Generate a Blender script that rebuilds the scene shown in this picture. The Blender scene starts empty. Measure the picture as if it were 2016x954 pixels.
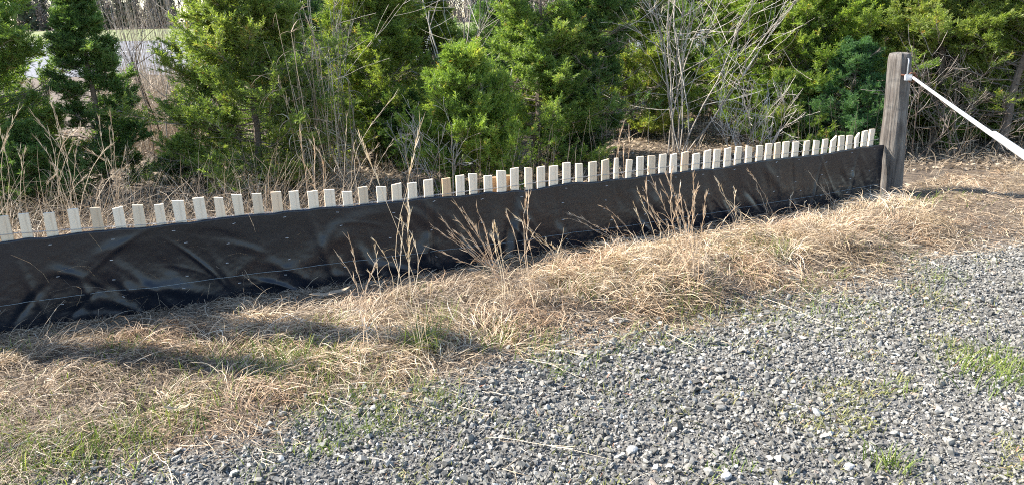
import bpy, bmesh, math, random
import numpy as np
from mathutils import Matrix, Vector

# ------------------------------------------------------------------ camera, sky, sun, exposure
SC = bpy.context.scene
COL = SC.collection
F_PX, CX, CY = 1440.0, 1008.0, 477.0          # photograph: 2016 x 954
PITCH, ROLL, CAM_Z = 17.2, -1.2, 1.6
cam_d = bpy.data.cameras.new('camera')
cam = bpy.data.objects.new('camera', cam_d)
COL.objects.link(cam)
CAM_M = (Matrix.Translation((0, 0, CAM_Z)) @ Matrix.Rotation(math.radians(90 - PITCH), 4, 'X')
         @ Matrix.Rotation(math.radians(ROLL), 4, 'Z'))
cam.matrix_world = CAM_M
cam_d.sensor_fit = 'HORIZONTAL'
cam_d.sensor_width = 36.0
cam_d.lens = 36.0 * F_PX / 2016.0
cam_d.clip_start = 0.05
cam_d.clip_end = 3000
SC.camera = cam

SUN_AZ = math.atan2(-0.975, 0.20)               # compass angle from +Y towards +X
SUN_EL = math.radians(41)
W = bpy.data.worlds.new('World')
SC.world = W
W.use_nodes = True
wn = W.node_tree.nodes
sky = wn.new('ShaderNodeTexSky')
sky.sky_type = 'NISHITA'
sky.sun_disc = False
sky.sun_elevation = SUN_EL
sky.sun_rotation = SUN_AZ
sky.air_density = 1.0
sky.dust_density = 0.4
W.node_tree.links.new(sky.outputs[0], wn['Background'].inputs[0])
wn['Background'].inputs[1].default_value = 0.128
sl = bpy.data.lights.new('sun', 'SUN')
sl.energy = 5.0
sl.angle = math.radians(0.55)
sl.color = (1.0, 0.93, 0.83)
sun = bpy.data.objects.new('sun', sl)
COL.objects.link(sun)
sdir = Vector((math.sin(SUN_AZ) * math.cos(SUN_EL), math.cos(SUN_AZ) * math.cos(SUN_EL), math.sin(SUN_EL)))
sun.rotation_euler = sdir.to_track_quat('Z', 'Y').to_euler()
SC.view_settings.view_transform = 'Standard'
SC.view_settings.look = 'None'
SC.view_settings.gamma = 1
SC.view_settings.exposure = 1.47
SC.render.engine = 'CYCLES'
SC.cycles.use_denoising = False
SC.cycles.filter_width = 1.05
SC.cycles.max_bounces = 6
SC.cycles.diffuse_bounces = 3
SC.cycles.transmission_bounces = 3
SC.cycles.sample_clamp_indirect = 6
SC.render.use_persistent_data = False

# ------------------------------------------------------------------ helpers
RNG = np.random.default_rng(7)
random.seed(7)
R3 = np.array(CAM_M.to_3x3())
CP = np.array([0, 0, CAM_Z])


def ray(u, v):
    d = R3 @ np.array([(u - CX) / F_PX, -(v - CY) / F_PX, -1.0])
    return d


def on_z(u, v, z=0.0):
    d = ray(u, v)
    t = (z - CAM_Z) / d[2]
    return CP + d * t


def on_y(u, v, y):
    d = ray(u, v)
    return CP + d * (y / d[1])


def lat(u, y, z=0.8):
    """x of the point at distance y and height z seen in column u"""
    x = 0.0
    for _ in range(4):
        def col_of(xx):
            p = R3.T @ (np.array([xx, y, z]) - CP)
            return CX + F_PX * p[0] / -p[2]
        c0, c1 = col_of(x), col_of(x + 0.01)
        x += (u - c0) / ((c1 - c0) / 0.01)
    return x


_T = np.random.default_rng(3).random((8, 256, 256))


def vn(x, y, s=0):
    """smooth value noise, 0..1"""
    x = np.asarray(x, float); y = np.asarray(y, float)
    xi = np.floor(x).astype(int); yi = np.floor(y).astype(int)
    fx = x - xi; fy = y - yi
    fx = fx * fx * (3 - 2 * fx); fy = fy * fy * (3 - 2 * fy)
    t = _T[s % 8]
    a = t[xi & 255, yi & 255]; b = t[(xi + 1) & 255, yi & 255]
    c = t[xi & 255, (yi + 1) & 255]; d = t[(xi + 1) & 255, (yi + 1) & 255]
    return (a * (1 - fx) + b * fx) * (1 - fy) + (c * (1 - fx) + d * fx) * fy


def fbm(x, y, s=0, o=3):
    r = 0; a = 0.5; n = 0
    for i in range(o):
        r = r + a * vn(x * 2 ** i + 17.3 * i, y * 2 ** i + 5.1 * i, s + i); n += a; a *= 0.5
    return r / n


def nrm(v):
    return v / np.maximum(np.linalg.norm(v, axis=-1, keepdims=True), 1e-9)


class Geo:
    """gathers vertices and faces (tris and quads) with a per-face tint, then links ONE mesh"""
    def __init__(self):
        self.v = []; self.f = {3: [], 4: []}; self.t = {3: [], 4: []}; self.mi = {3: [], 4: []}; self.n = 0

    def add(self, V, F, tint=None, mi=0):
        V = np.asarray(V, float).reshape(-1, 3); F = np.asarray(F, int)
        k = F.shape[1]
        self.v.append(V); self.f[k].append(F + self.n); self.n += len(V)
        if tint is None:
            tint = np.full(len(F), 0.5)
        tint = np.asarray(tint, float)
        if tint.ndim == 0:
            tint = np.full(len(F), float(tint))
        self.t[k].append(tint)
        self.mi[k].append(np.full(len(F), mi, int))

    def mesh(self, name, mats, smooth=False):
        V = np.concatenate(self.v)
        me = bpy.data.meshes.new(name)
        loops = []; starts = []; tint = []; mi = []; c = 0
        for k in (3, 4):
            if self.f[k]:
                F = np.concatenate(self.f[k])
                loops.append(F.ravel()); starts.append(c + np.arange(len(F)) * k); c += F.size
                tint.append(np.concatenate(self.t[k])); mi.append(np.concatenate(self.mi[k]))
        loops = np.concatenate(loops); starts = np.concatenate(starts)
        me.vertices.add(len(V)); me.vertices.foreach_set('co', V.ravel().astype(np.float32))
        me.loops.add(len(loops)); me.loops.foreach_set('vertex_index', loops.astype(np.int32))
        me.polygons.add(len(starts)); me.polygons.foreach_set('loop_start', starts.astype(np.int32))
        mats = mats if isinstance(mats, (list, tuple)) else [mats]
        for m in mats:
            me.materials.append(m)
        me.polygons.foreach_set('material_index', np.concatenate(mi).astype(np.int32))
        me.update(calc_edges=True)
        at = me.attributes.new('tint', 'FLOAT', 'FACE')
        at.data.foreach_set('value', np.concatenate(tint).astype(np.float32))
        me.polygons.foreach_set('use_smooth', np.full(len(starts), smooth))
        me.validate()
        return me

    def obj(self, name, mats, parent=None, smooth=False):
        o = bpy.data.objects.new(name, self.mesh(name, mats, smooth))
        COL.objects.link(o)
        if parent:
            o.parent = parent
        return o


def tag(o, label=None, cat=None, group=None, kind=None):
    if label: o['label'] = label
    if cat: o['category'] = cat
    if group: o['group'] = group
    if kind: o['kind'] = kind
    return o


def empty(name, loc=(0, 0, 0), rz=0):
    o = bpy.data.objects.new(name, None)
    o.empty_display_size = 0.1
    COL.objects.link(o)
    o.location = loc; o.rotation_euler = (0, 0, rz)
    return o


def copy_tree(o, parent=None):
    c = o.copy(); COL.objects.link(c)
    if parent: c.parent = parent
    for ch in list(o.children):
        copy_tree(ch, c)
    return c


def tubes(g, P, Rr, K=5, tint=None, mi=0, cap=True):
    """P [N,S,3] polylines, Rr [N,S] radii"""
    P = np.asarray(P, float); N, S, _ = P.shape
    Rr = np.broadcast_to(np.asarray(Rr, float), (N, S))
    T = nrm(np.gradient(P, axis=1))
    ref = np.where(np.abs(T[..., 2:3]) > 0.9, np.array([1.0, 0, 0]), np.array([0, 0, 1.0]))
    ref = np.broadcast_to(ref[:, :1], T.shape)
    A = nrm(np.cross(T, ref)); B = np.cross(T, A)
    ang = np.arange(K) * 2 * np.pi / K
    V = P[:, :, None, :] + Rr[:, :, None, None] * (np.cos(ang)[:, None] * A[:, :, None, :] + np.sin(ang)[:, None] * B[:, :, None, :])
    idx = np.arange(N * S * K).reshape(N, S, K)
    a = idx[:, :-1, :]; b = np.roll(a, -1, axis=2); d = idx[:, 1:, :]; c = np.roll(d, -1, axis=2)
    Fq = np.stack([a, b, c, d], -1).reshape(-1, 4)
    t = None
    if tint is not None:
        t = np.repeat(np.asarray(tint, float), (S - 1) * K)
    g.add(V.reshape(-1, 3), Fq, t, mi)
    if cap and K in (3, 4):
        g.add(V[:, -1].reshape(-1, 3), np.arange(N * K).reshape(N, K), None if tint is None else tint, mi)


def ribbons(g, P, Wd, side, tint, mi=0):
    """P [N,S,3], Wd [N,S] widths, side [N,3] or [N,S,3]"""
    N, S, _ = P.shape
    side = np.asarray(side)
    if side.ndim == 2: side = side[:, None, :]
    A = P - side * Wd[..., None] * 0.5; B = P + side * Wd[..., None] * 0.5
    V = np.stack([A, B], 2)
    idx = np.arange(N * S * 2).reshape(N, S, 2)
    Fq = np.stack([idx[:, :-1, 0], idx[:, :-1, 1], idx[:, 1:, 1], idx[:, 1:, 0]], -1).reshape(-1, 4)
    g.add(V.reshape(-1, 3), Fq, np.repeat(tint, S - 1), mi)


def blades(g, base, L, az, el, droop, width, tint, S=6, curl=0.3, zmin=None, rng=RNG, mi=0):
    """curved grass blades: leave base at elevation el, bend down by droop over their length"""
    N = len(base)
    s = np.linspace(0, 1, S)
    e = el[:, None] - droop[:, None] * s[None, :]
    a = az[:, None] + rng.normal(0, 1, (N, 1)) * curl * s[None, :] * 2
    d = np.stack([np.cos(e) * np.cos(a), np.cos(e) * np.sin(a), np.sin(e)], -1)
    step = (L / (S - 1))[:, None, None]
    P = np.concatenate([np.zeros((N, 1, 3)), np.cumsum(d[:, :-1] * step, axis=1)], 1) + base[:, None, :]
    if zmin is not None:
        P[..., 2] = np.maximum(P[..., 2], zmin[:, None] + 0.002 + 0.01 * rng.random((N, S)))
    side = nrm(np.stack([-np.sin(az), np.cos(az), rng.normal(0, 0.6, N)], -1))
    Wd = width[:, None] * (1 - 0.85 * s[None, :] ** 1.5)
    ribbons(g, P, Wd, side, tint, mi)


# ------------------------------------------------------------------ materials
def mat(name):
    m = bpy.data.materials.new(name); m.use_nodes = True
    return m, m.node_tree.nodes, m.node_tree.links, m.node_tree.nodes['Principled BSDF']


def ramp(n, stops):
    r = n.new('ShaderNodeValToRGB')
    el = r.color_ramp.elements
    while len(el) < len(stops): el.new(0.5)
    for e, (p, c) in zip(el, stops):
        e.position = p; e.color = (c[0], c[1], c[2], 1)
    return r


def noise(n, l, scale, detail=3, rough=0.6, coord='Object', mapping=None):
    tc = n.new('ShaderNodeTexCoord')
    nt = n.new('ShaderNodeTexNoise')
    nt.inputs['Scale'].default_value = scale; nt.inputs['Detail'].default_value = detail; nt.inputs['Roughness'].default_value = rough
    if mapping:
        mp = n.new('ShaderNodeMapping'); mp.inputs['Scale'].default_value = mapping
        l.new(tc.outputs[coord], mp.inputs[0]); l.new(mp.outputs[0], nt.inputs['Vector'])
    else:
        l.new(tc.outputs[coord], nt.inputs['Vector'])
    return nt


def tint_mat(name, stops, rough=0.7, transl=0.0, tcol=None, spec=0.3, use_obj=False, var=0.0):
    m, n, l, b = mat(name)
    at = n.new('ShaderNodeAttribute'); at.attribute_name = 'tint'
    r = ramp(n, stops)
    l.new(at.outputs['Fac'], r.inputs[0])
    out = r.outputs[0]
    if use_obj:
        oi = n.new('ShaderNodeObjectInfo')
        mx = n.new('ShaderNodeMix'); mx.data_type = 'RGBA'; mx.blend_type = 'MULTIPLY'; mx.inputs[0].default_value = 1
        l.new(out, mx.inputs[6]); l.new(oi.outputs['Color'], mx.inputs[7])
        out = mx.outputs[2]
    if var:
        nt = noise(n, l, var, 3)
        rr = ramp(n, [(0.3, (0.6, 0.6, 0.6)), (0.7, (1.25, 1.25, 1.25))])
        l.new(nt.outputs[0], rr.inputs[0])
        mx = n.new('ShaderNodeMix'); mx.data_type = 'RGBA'; mx.blend_type = 'MULTIPLY'; mx.inputs[0].default_value = 1
        l.new(out, mx.inputs[6]); l.new(rr.outputs[0], mx.inputs[7])
        out = mx.outputs[2]
    l.new(out, b.inputs['Base Color'])
    b.inputs['Roughness'].default_value = rough
    b.inputs['Specular IOR Level'].default_value = spec
    if transl:
        tr = n.new('ShaderNodeBsdfTranslucent')
        if tcol:
            mx = n.new('ShaderNodeMix'); mx.data_type = 'RGBA'; mx.blend_type = 'MULTIPLY'; mx.inputs[0].default_value = 1
            l.new(out, mx.inputs[6]); mx.inputs[7].default_value = (*tcol, 1)
            l.new(mx.outputs[2], tr.inputs[0])
        else:
            l.new(out, tr.inputs[0])
        ms = n.new('ShaderNodeMixShader'); ms.inputs[0].default_value = transl
        l.new(b.outputs[0], ms.inputs[1]); l.new(tr.outputs[0], ms.inputs[2])
        l.new(ms.outputs[0], n['Material Output'].inputs[0])
    return m


STRAW = tint_mat('straw', [(0.0, (0.11, 0.08, 0.05)), (0.25, (0.36, 0.265, 0.165)), (0.55, (0.64, 0.50, 0.33)), (0.85, (0.79, 0.67, 0.49)), (1.0, (0.82, 0.74, 0.61))], 0.6, 0.25, (1.1, 1.0, 0.8))
RUSSET = tint_mat('russet_straw', [(0.0, (0.10, 0.055, 0.03)), (0.3, (0.34, 0.22, 0.13)), (0.6, (0.58, 0.41, 0.26)), (1.0, (0.78, 0.62, 0.45))], 0.6, 0.25)
GREY_STRAW = tint_mat('grey_straw', [(0.0, (0.13, 0.10, 0.07)), (0.4, (0.32, 0.245, 0.17)), (0.75, (0.52, 0.42, 0.30)), (1.0, (0.70, 0.61, 0.48))], 0.6, 0.25)
GREEN = tint_mat('green_blade', [(0.0, (0.06, 0.10, 0.02)), (0.5, (0.15, 0.22, 0.04)), (1.0, (0.32, 0.36, 0.10))], 0.5, 0.35, (1.2, 1.2, 0.6))
MOSS = tint_mat('weed_leaf', [(0.0, (0.12, 0.13, 0.04)), (0.5, (0.26, 0.27, 0.09)), (0.8, (0.40, 0.37, 0.17)), (1.0, (0.45, 0.22, 0.14))], 0.6, 0.3)
STONE = tint_mat('crushed_stone', [(0.0, (0.075, 0.071, 0.062)), (0.35, (0.178, 0.170, 0.150)), (0.7, (0.280, 0.268, 0.237)), (0.9, (0.38, 0.365, 0.325)), (0.96, (0.55, 0.53, 0.48)), (1.0, (0.40, 0.32, 0.25))], 0.75, spec=0.4, var=90)
PALE_STONE = tint_mat('pale_stone', [(0.0, (0.34, 0.34, 0.33)), (1.0, (0.52, 0.51, 0.49))], 0.8, var=60)
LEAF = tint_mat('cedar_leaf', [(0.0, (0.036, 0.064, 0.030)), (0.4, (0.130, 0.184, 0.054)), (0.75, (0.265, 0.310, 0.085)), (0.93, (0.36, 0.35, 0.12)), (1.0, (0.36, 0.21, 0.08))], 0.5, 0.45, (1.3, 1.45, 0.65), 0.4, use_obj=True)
BARK = tint_mat('cedar_bark', [(0.0, (0.09, 0.065, 0.05)), (0.5, (0.20, 0.16, 0.13)), (1.0, (0.36, 0.32, 0.28))], 0.9, var=25)
PALE_BARK = tint_mat('pale_bark', [(0.0, (0.24, 0.20, 0.16)), (0.6, (0.46, 0.41, 0.35)), (1.0, (0.60, 0.56, 0.49))], 0.85, var=20)
WOODS = tint_mat('far_woods', [(0.0, (0.04, 0.05, 0.03)), (0.4, (0.075, 0.085, 0.05)), (0.6, (0.16, 0.13, 0.11)), (1.0, (0.27, 0.235, 0.21))], 0.9)


def m_wood_picket():
    m, n, l, b = mat('picket_wood')
    at = n.new('ShaderNodeObjectInfo')
    nt = noise(n, l, 3.2, 4, 0.6, 'Object', (12, 12, 1.0))
    r = ramp(n, [(0.22, (0.52, 0.41, 0.30)), (0.42, (0.76, 0.65, 0.51)), (0.75, (0.82, 0.72, 0.58))])
    l.new(nt.outputs[0], r.inputs[0])
    r2 = ramp(n, [(0.0, (0.70, 0.64, 0.57)), (0.3, (0.92, 0.90, 0.86)), (0.6, (1, 1, 1)), (0.9, (1.0, 0.94, 0.87)), (1.0, (0.74, 0.58, 0.44))])
    l.new(at.outputs['Random'], r2.inputs[0])
    mx = n.new('ShaderNodeMix'); mx.data_type = 'RGBA'; mx.blend_type = 'MULTIPLY'; mx.inputs[0].default_value = 1
    l.new(r.outputs[0], mx.inputs[6]); l.new(r2.outputs[0], mx.inputs[7])
    l.new(mx.outputs[2], b.inputs['Base Color'])
    b.inputs['Roughness'].default_value = 0.75
    bp = n.new('ShaderNodeBump'); bp.inputs['Strength'].default_value = 0.3; bp.inputs['Distance'].default_value = 0.002
    l.new(nt.outputs[0], bp.inputs['Height']); l.new(bp.outputs[0], b.inputs['Normal'])
    return m


def m_post():
    m, n, l, b = mat('weathered_wood')
    nt = noise(n, l, 6, 5, 0.65, 'Object', (7, 7, 0.35))
    r = ramp(n, [(0.3, (0.030, 0.026, 0.023)), (0.42, (0.105, 0.092, 0.080)), (0.6, (0.165, 0.148, 0.132)), (0.85, (0.27, 0.25, 0.23))])
    l.new(nt.outputs[0], r.inputs[0])
    n2 = noise(n, l, 4.5, 4, 0.6)
    r2 = ramp(n, [(0.45, (0.75, 0.72, 0.70)), (0.62, (1.15, 1.17, 1.15))])
    l.new(n2.outputs[0], r2.inputs[0])
    mx = n.new('ShaderNodeMix'); mx.data_type = 'RGBA'; mx.blend_type = 'MULTIPLY'; mx.inputs[0].default_value = 1
    l.new(r.outputs[0], mx.inputs[6]); l.new(r2.outputs[0], mx.inputs[7])
    l.new(mx.outputs[2], b.inputs['Base Color'])
    b.inputs['Roughness'].default_value = 0.9
    n3 = noise(n, l, 9, 4, 0.6, 'Object', (6, 6, 0.22))
    bp = n.new('ShaderNodeBump'); bp.inputs['Strength'].default_value = 0.8; bp.inputs['Distance'].default_value = 0.012
    l.new(n3.outputs[0], bp.inputs['Height']); l.new(bp.outputs[0], b.inputs['Normal'])
    return m


def m_fabric():
    m, n, l, b = mat('black_geotextile')
    nt = noise(n, l, 3.0, 4)
    r = ramp(n, [(0.3, (0.003, 0.0055, 0.011)), (0.7, (0.006, 0.0095, 0.017))])
    l.new(nt.outputs[0], r.inputs[0])
    # blue-black base colour, varied by noise
    l.new(r.outputs[0], b.inputs['Base Color'])
    b.inputs['Roughness'].default_value = 0.31
    b.inputs['Specular IOR Level'].default_value = 0.5
    nb = noise(n, l, 45, 3, 0.6)
    bp = n.new('ShaderNodeBump'); bp.inputs['Strength'].default_value = 0.14; bp.inputs['Distance'].default_value = 0.004
    l.new(nb.outputs[0], bp.inputs['Height']); l.new(bp.outputs[0], b.inputs['Normal'])
    return m


def m_plain(name, c, rough=0.6, metal=0.0, var=None):
    m, n, l, b = mat(name)
    nt = noise(n, l, var or 12, 4)
    r = ramp(n, [(0.25, [x * 0.75 for x in c]), (0.75, [min(1, x * 1.12) for x in c])])
    l.new(nt.outputs[0], r.inputs[0]); l.new(r.outputs[0], b.inputs['Base Color'])
    b.inputs['Roughness'].default_value = rough; b.inputs['Metallic'].default_value = metal
    return m


PICKET = m_wood_picket(); POST = m_post(); FABRIC = m_fabric()
CORD = m_plain('pale_cord', (0.22, 0.25, 0.26), 0.6)
WIRE = m_plain('galvanised_wire', (0.42, 0.42, 0.42), 0.4, 0.7)
STAPLE = m_plain('staple_steel', (0.62, 0.62, 0.62), 0.35, 0.4)
WHITE = m_plain('white_paint', (0.66, 0.66, 0.65), 0.3, 0.0, 5)
RUST = m_plain('rusty_iron', (0.16, 0.075, 0.045), 0.85, 0.2, 40)
STAKE = m_plain('brown_stake_wood', (0.40, 0.25, 0.13), 0.8)


def m_ground():
    m, n, l, b = mat('ground_soil')
    at = n.new('ShaderNodeAttribute'); at.attribute_name = 'cover'
    n1 = noise(n, l, 5, 6, 0.7)
    soil = ramp(n, [(0.25, (0.055, 0.042, 0.03)), (0.5, (0.14, 0.105, 0.075)), (0.75, (0.25, 0.195, 0.135))])
    l.new(n1.outputs[0], soil.inputs[0])
    n2 = noise(n, l, 60, 6, 0.8)
    grav = ramp(n, [(0.25, (0.07, 0.068, 0.063)), (0.5, (0.17, 0.165, 0.155)), (0.75, (0.28, 0.27, 0.25))])
    l.new(n2.outputs[0], grav.inputs[0])
    mx = n.new('ShaderNodeMix'); mx.data_type = 'RGBA'
    l.new(at.outputs['Fac'], mx.inputs[0]); l.new(soil.outputs[0], mx.inputs[6]); l.new(grav.outputs[0], mx.inputs[7])
    l.new(mx.outputs[2], b.inputs['Base Color'])
    b.inputs['Roughness'].default_value = 0.95
    bp = n.new('ShaderNodeBump'); bp.inputs['Strength'].default_value = 0.8; bp.inputs['Distance'].default_value = 0.02
    l.new(n2.outputs[0], bp.inputs['Height']); l.new(bp.outputs[0], b.inputs['Normal'])
    return m


def m_noise2(name, c1, c2, scale, rough=0.9):
    m, n, l, b = mat(name)
    nt = noise(n, l, scale, 6, 0.7)
    r = ramp(n, [(0.3, c1), (0.7, c2)])
    l.new(nt.outputs[0], r.inputs[0]); l.new(r.outputs[0], b.inputs['Base Color'])
    b.inputs['Roughness'].default_value = rough
    return m


# ------------------------------------------------------------------ layout taken from the ground plane
FAB_H = 0.46
top_px = [(0, 482), (120, 463), (250, 447), (370, 432), (600, 412), (800, 404), (990, 385), (1130, 366), (1300, 343), (1500, 318), (1620, 302), (1745, 288)]
def fab_h(x):
    return np.interp(x, [-2.8, 3.7], [0.505, 0.455])


FL = np.array([on_z(u, v, 0.505 - 0.05 * u / 1745)[:2] for u, v in top_px])
k_fit = np.polyfit(FL[:, 0], FL[:, 1], 3)
xs = np.linspace(FL[0, 0], FL[-1, 0], 40)
FL = np.stack([xs, np.polyval(k_fit, xs)], -1)
d0 = FL[0] - FL[1]; d0 /= np.linalg.norm(d0)
FL = np.concatenate([[FL[0] + d0 * 2.2], FL])          # runs on beyond the frame
edge_px = [(-60, 990), (120, 935), (330, 885), (500, 845), (600, 800), (720, 775), (850, 742), (980, 705), (1100, 668), (1200, 655), (1430, 622), (1600, 578), (1750, 540), (1800, 505), (1900, 486), (2030, 474)]
ED = np.array([on_z(u, v, 0)[:2] for u, v in edge_px])
ED = np.concatenate([[ED[0] + (ED[0] - ED[2]) * 2], ED, [ED[-1] + np.array([6.0, 0.5])]])


def sdist(x, y, PL):
    """signed distance to a polyline; positive on its right hand (towards the camera)"""
    sh = np.shape(x)
    x = np.ravel(x); y = np.ravel(y)
    best = np.full(x.shape, 1e9); sg = np.zeros(x.shape)
    for a, b in zip(PL[:-1], PL[1:]):
        ab = b - a; L2 = ab @ ab
        t = np.clip(((x - a[0]) * ab[0] + (y - a[1]) * ab[1]) / L2, 0, 1)
        dx = x - a[0] - t * ab[0]; dy = y - a[1] - t * ab[1]
        d = np.hypot(dx, dy)
        cr = dx * ab[1] - dy * ab[0]
        u = d < best
        best = np.where(u, d, best); sg = np.where(u, np.sign(cr), sg)
    return (best * sg).reshape(sh)


def gz(x, y):
    """height of the ground"""
    x = np.asarray(x, float); y = np.asarray(y, float)
    df = sdist(x, y, FL); de = sdist(x, y, ED)
    near = np.exp(-((x - 1) ** 2 + (y - 4) ** 2) / 200)
    h = 0.03 * (fbm(x * 1.3, y * 1.3, 1) - 0.5) * near
    inside = np.clip((df - 0.18) / 0.35, 0, 1) * np.clip(-de / 0.35, 0, 1) * (x < 4.2)
    mound = 0.045 + 0.065 * np.exp(-((x - 1.1) / 0.9) ** 2) + 0.055 * np.exp(-((x - 2.7) / 0.5) ** 2) - 0.02 * (x < -0.8)
    h = h + inside * mound * (0.35 + 0.75 * fbm(x * 2.2, y * 2.2, 2) + 1.15 * (fbm(x * 4.5, y * 4.5, 6, 2) - 0.30))
    h = h + np.where(df < 0, 0.05 * (fbm(x * 0.9, y * 0.9, 4) - 0.5), 0) * near
    far = np.clip((np.hypot(x, y) - 16) / 6, 0, 1)
    return h * (1 - far)


def visible_pts(n, x0, x1, y0, y1, rng, pad=0.25):
    """random ground points inside the view, with a margin"""
    x = rng.uniform(x0, x1, n); y = rng.uniform(y0, y1, n)
    ok = np.abs(x) < y * 0.75 + 0.35 + pad
    return x[ok], y[ok]


# ------------------------------------------------------------------ structure: ground, far lot, field
def build_ground():
    def axis(lo, hi, fine0, fine1, st):
        a = list(np.arange(fine0, fine1, st))
        s = st; p = fine1
        while p < hi:
            a.append(p); s *= 1.25; p += s
        a.append(hi)
        s = st; p = fine0 - st
        while p > lo:
            a.insert(0, p); s *= 1.25; p -= s
        a.insert(0, lo)
        return np.array(a)
    X = axis(-900, 900, -6, 8, 0.06); Y = axis(-60, 1500, 1, 11, 0.06)
    gx, gy = np.meshgrid(X, Y, indexing='ij')
    z = gz(gx, gy)
    V = np.stack([gx, gy, z], -1).reshape(-1, 3)
    nx, ny = gx.shape
    idx = np.arange(nx * ny).reshape(nx, ny)
    Fq = np.stack([idx[:-1, :-1], idx[1:, :-1], idx[1:, 1:], idx[:-1, 1:]], -1).reshape(-1, 4)
    g = Geo(); g.add(V, Fq)
    o = g.obj('ground', m_ground(), smooth=True)
    de = sdist(gx, gy, ED).ravel() + 0.25 * (fbm(gx * 3, gy * 3, 5).ravel() - 0.5)
    cov = np.clip(de / 0.15 + 0.5, 0, 1) * (np.hypot(gx, gy).ravel() < 15)
    at = o.data.attributes.new('cover', 'FLOAT', 'POINT')
    at.data.foreach_set('value', cov.astype(np.float32))
    tag(o, kind='structure')


def sheet(name, pts, z, m):
    g = Geo(); g.add([(p[0], p[1], z) for p in pts], [list(range(4))])
    return tag(g.obj(name, m), kind='structure')


build_ground()
sheet('parking_lot', [(-150, 24), (150, 24), (150, 72), (-150, 72)], 0.012, m_noise2('lot_asphalt', (0.15, 0.15, 0.165), (0.20, 0.20, 0.215), 0.6))
sheet('parking_line', [(-150, 44.6), (150, 44.6), (150, 45.4), (-150, 45.4)], 0.02, m_plain('lot_paint', (0.7, 0.7, 0.7), 0.8))
sheet('field', [(-400, 72.5), (400, 72.5), (400, 215), (-400, 215)], 0.012, m_noise2('field_grass', (0.13, 0.16, 0.045), (0.22, 0.22, 0.08), 0.15))

# ------------------------------------------------------------------ the silt fence
seg = np.linalg.norm(np.diff(FL, axis=0), axis=1)
CUM = np.concatenate([[0], np.cumsum(seg)])


def f_at(s):
    s = np.asarray(s, float)
    return np.stack([np.interp(s, CUM, FL[:, 0]), np.interp(s, CUM, FL[:, 1])], -1)


def f_dir(s):
    a = f_at(np.asarray(s) - 0.15); b = f_at(np.asarray(s) + 0.15)
    return nrm(b - a)


def hit_fence(u, v, off):
    """where the sight line of a photo point meets the upright plane of the fence (off behind it)"""
    d = ray(u, v)
    for i in range(len(FL) - 1):
        t = nrm(FL[i + 1] - FL[i]); nb = np.array([-t[1], t[0]])
        a = FL[i] + nb * off
        den = d[0] * nb[0] + d[1] * nb[1]
        k = ((a - CP[:2]) @ nb) / den
        p = CP + d * k
        s = (p[:2] - a) @ t
        if -0.001 <= s <= seg[i] + 0.001:
            return CUM[i] + s, p[2]
    return None


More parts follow.
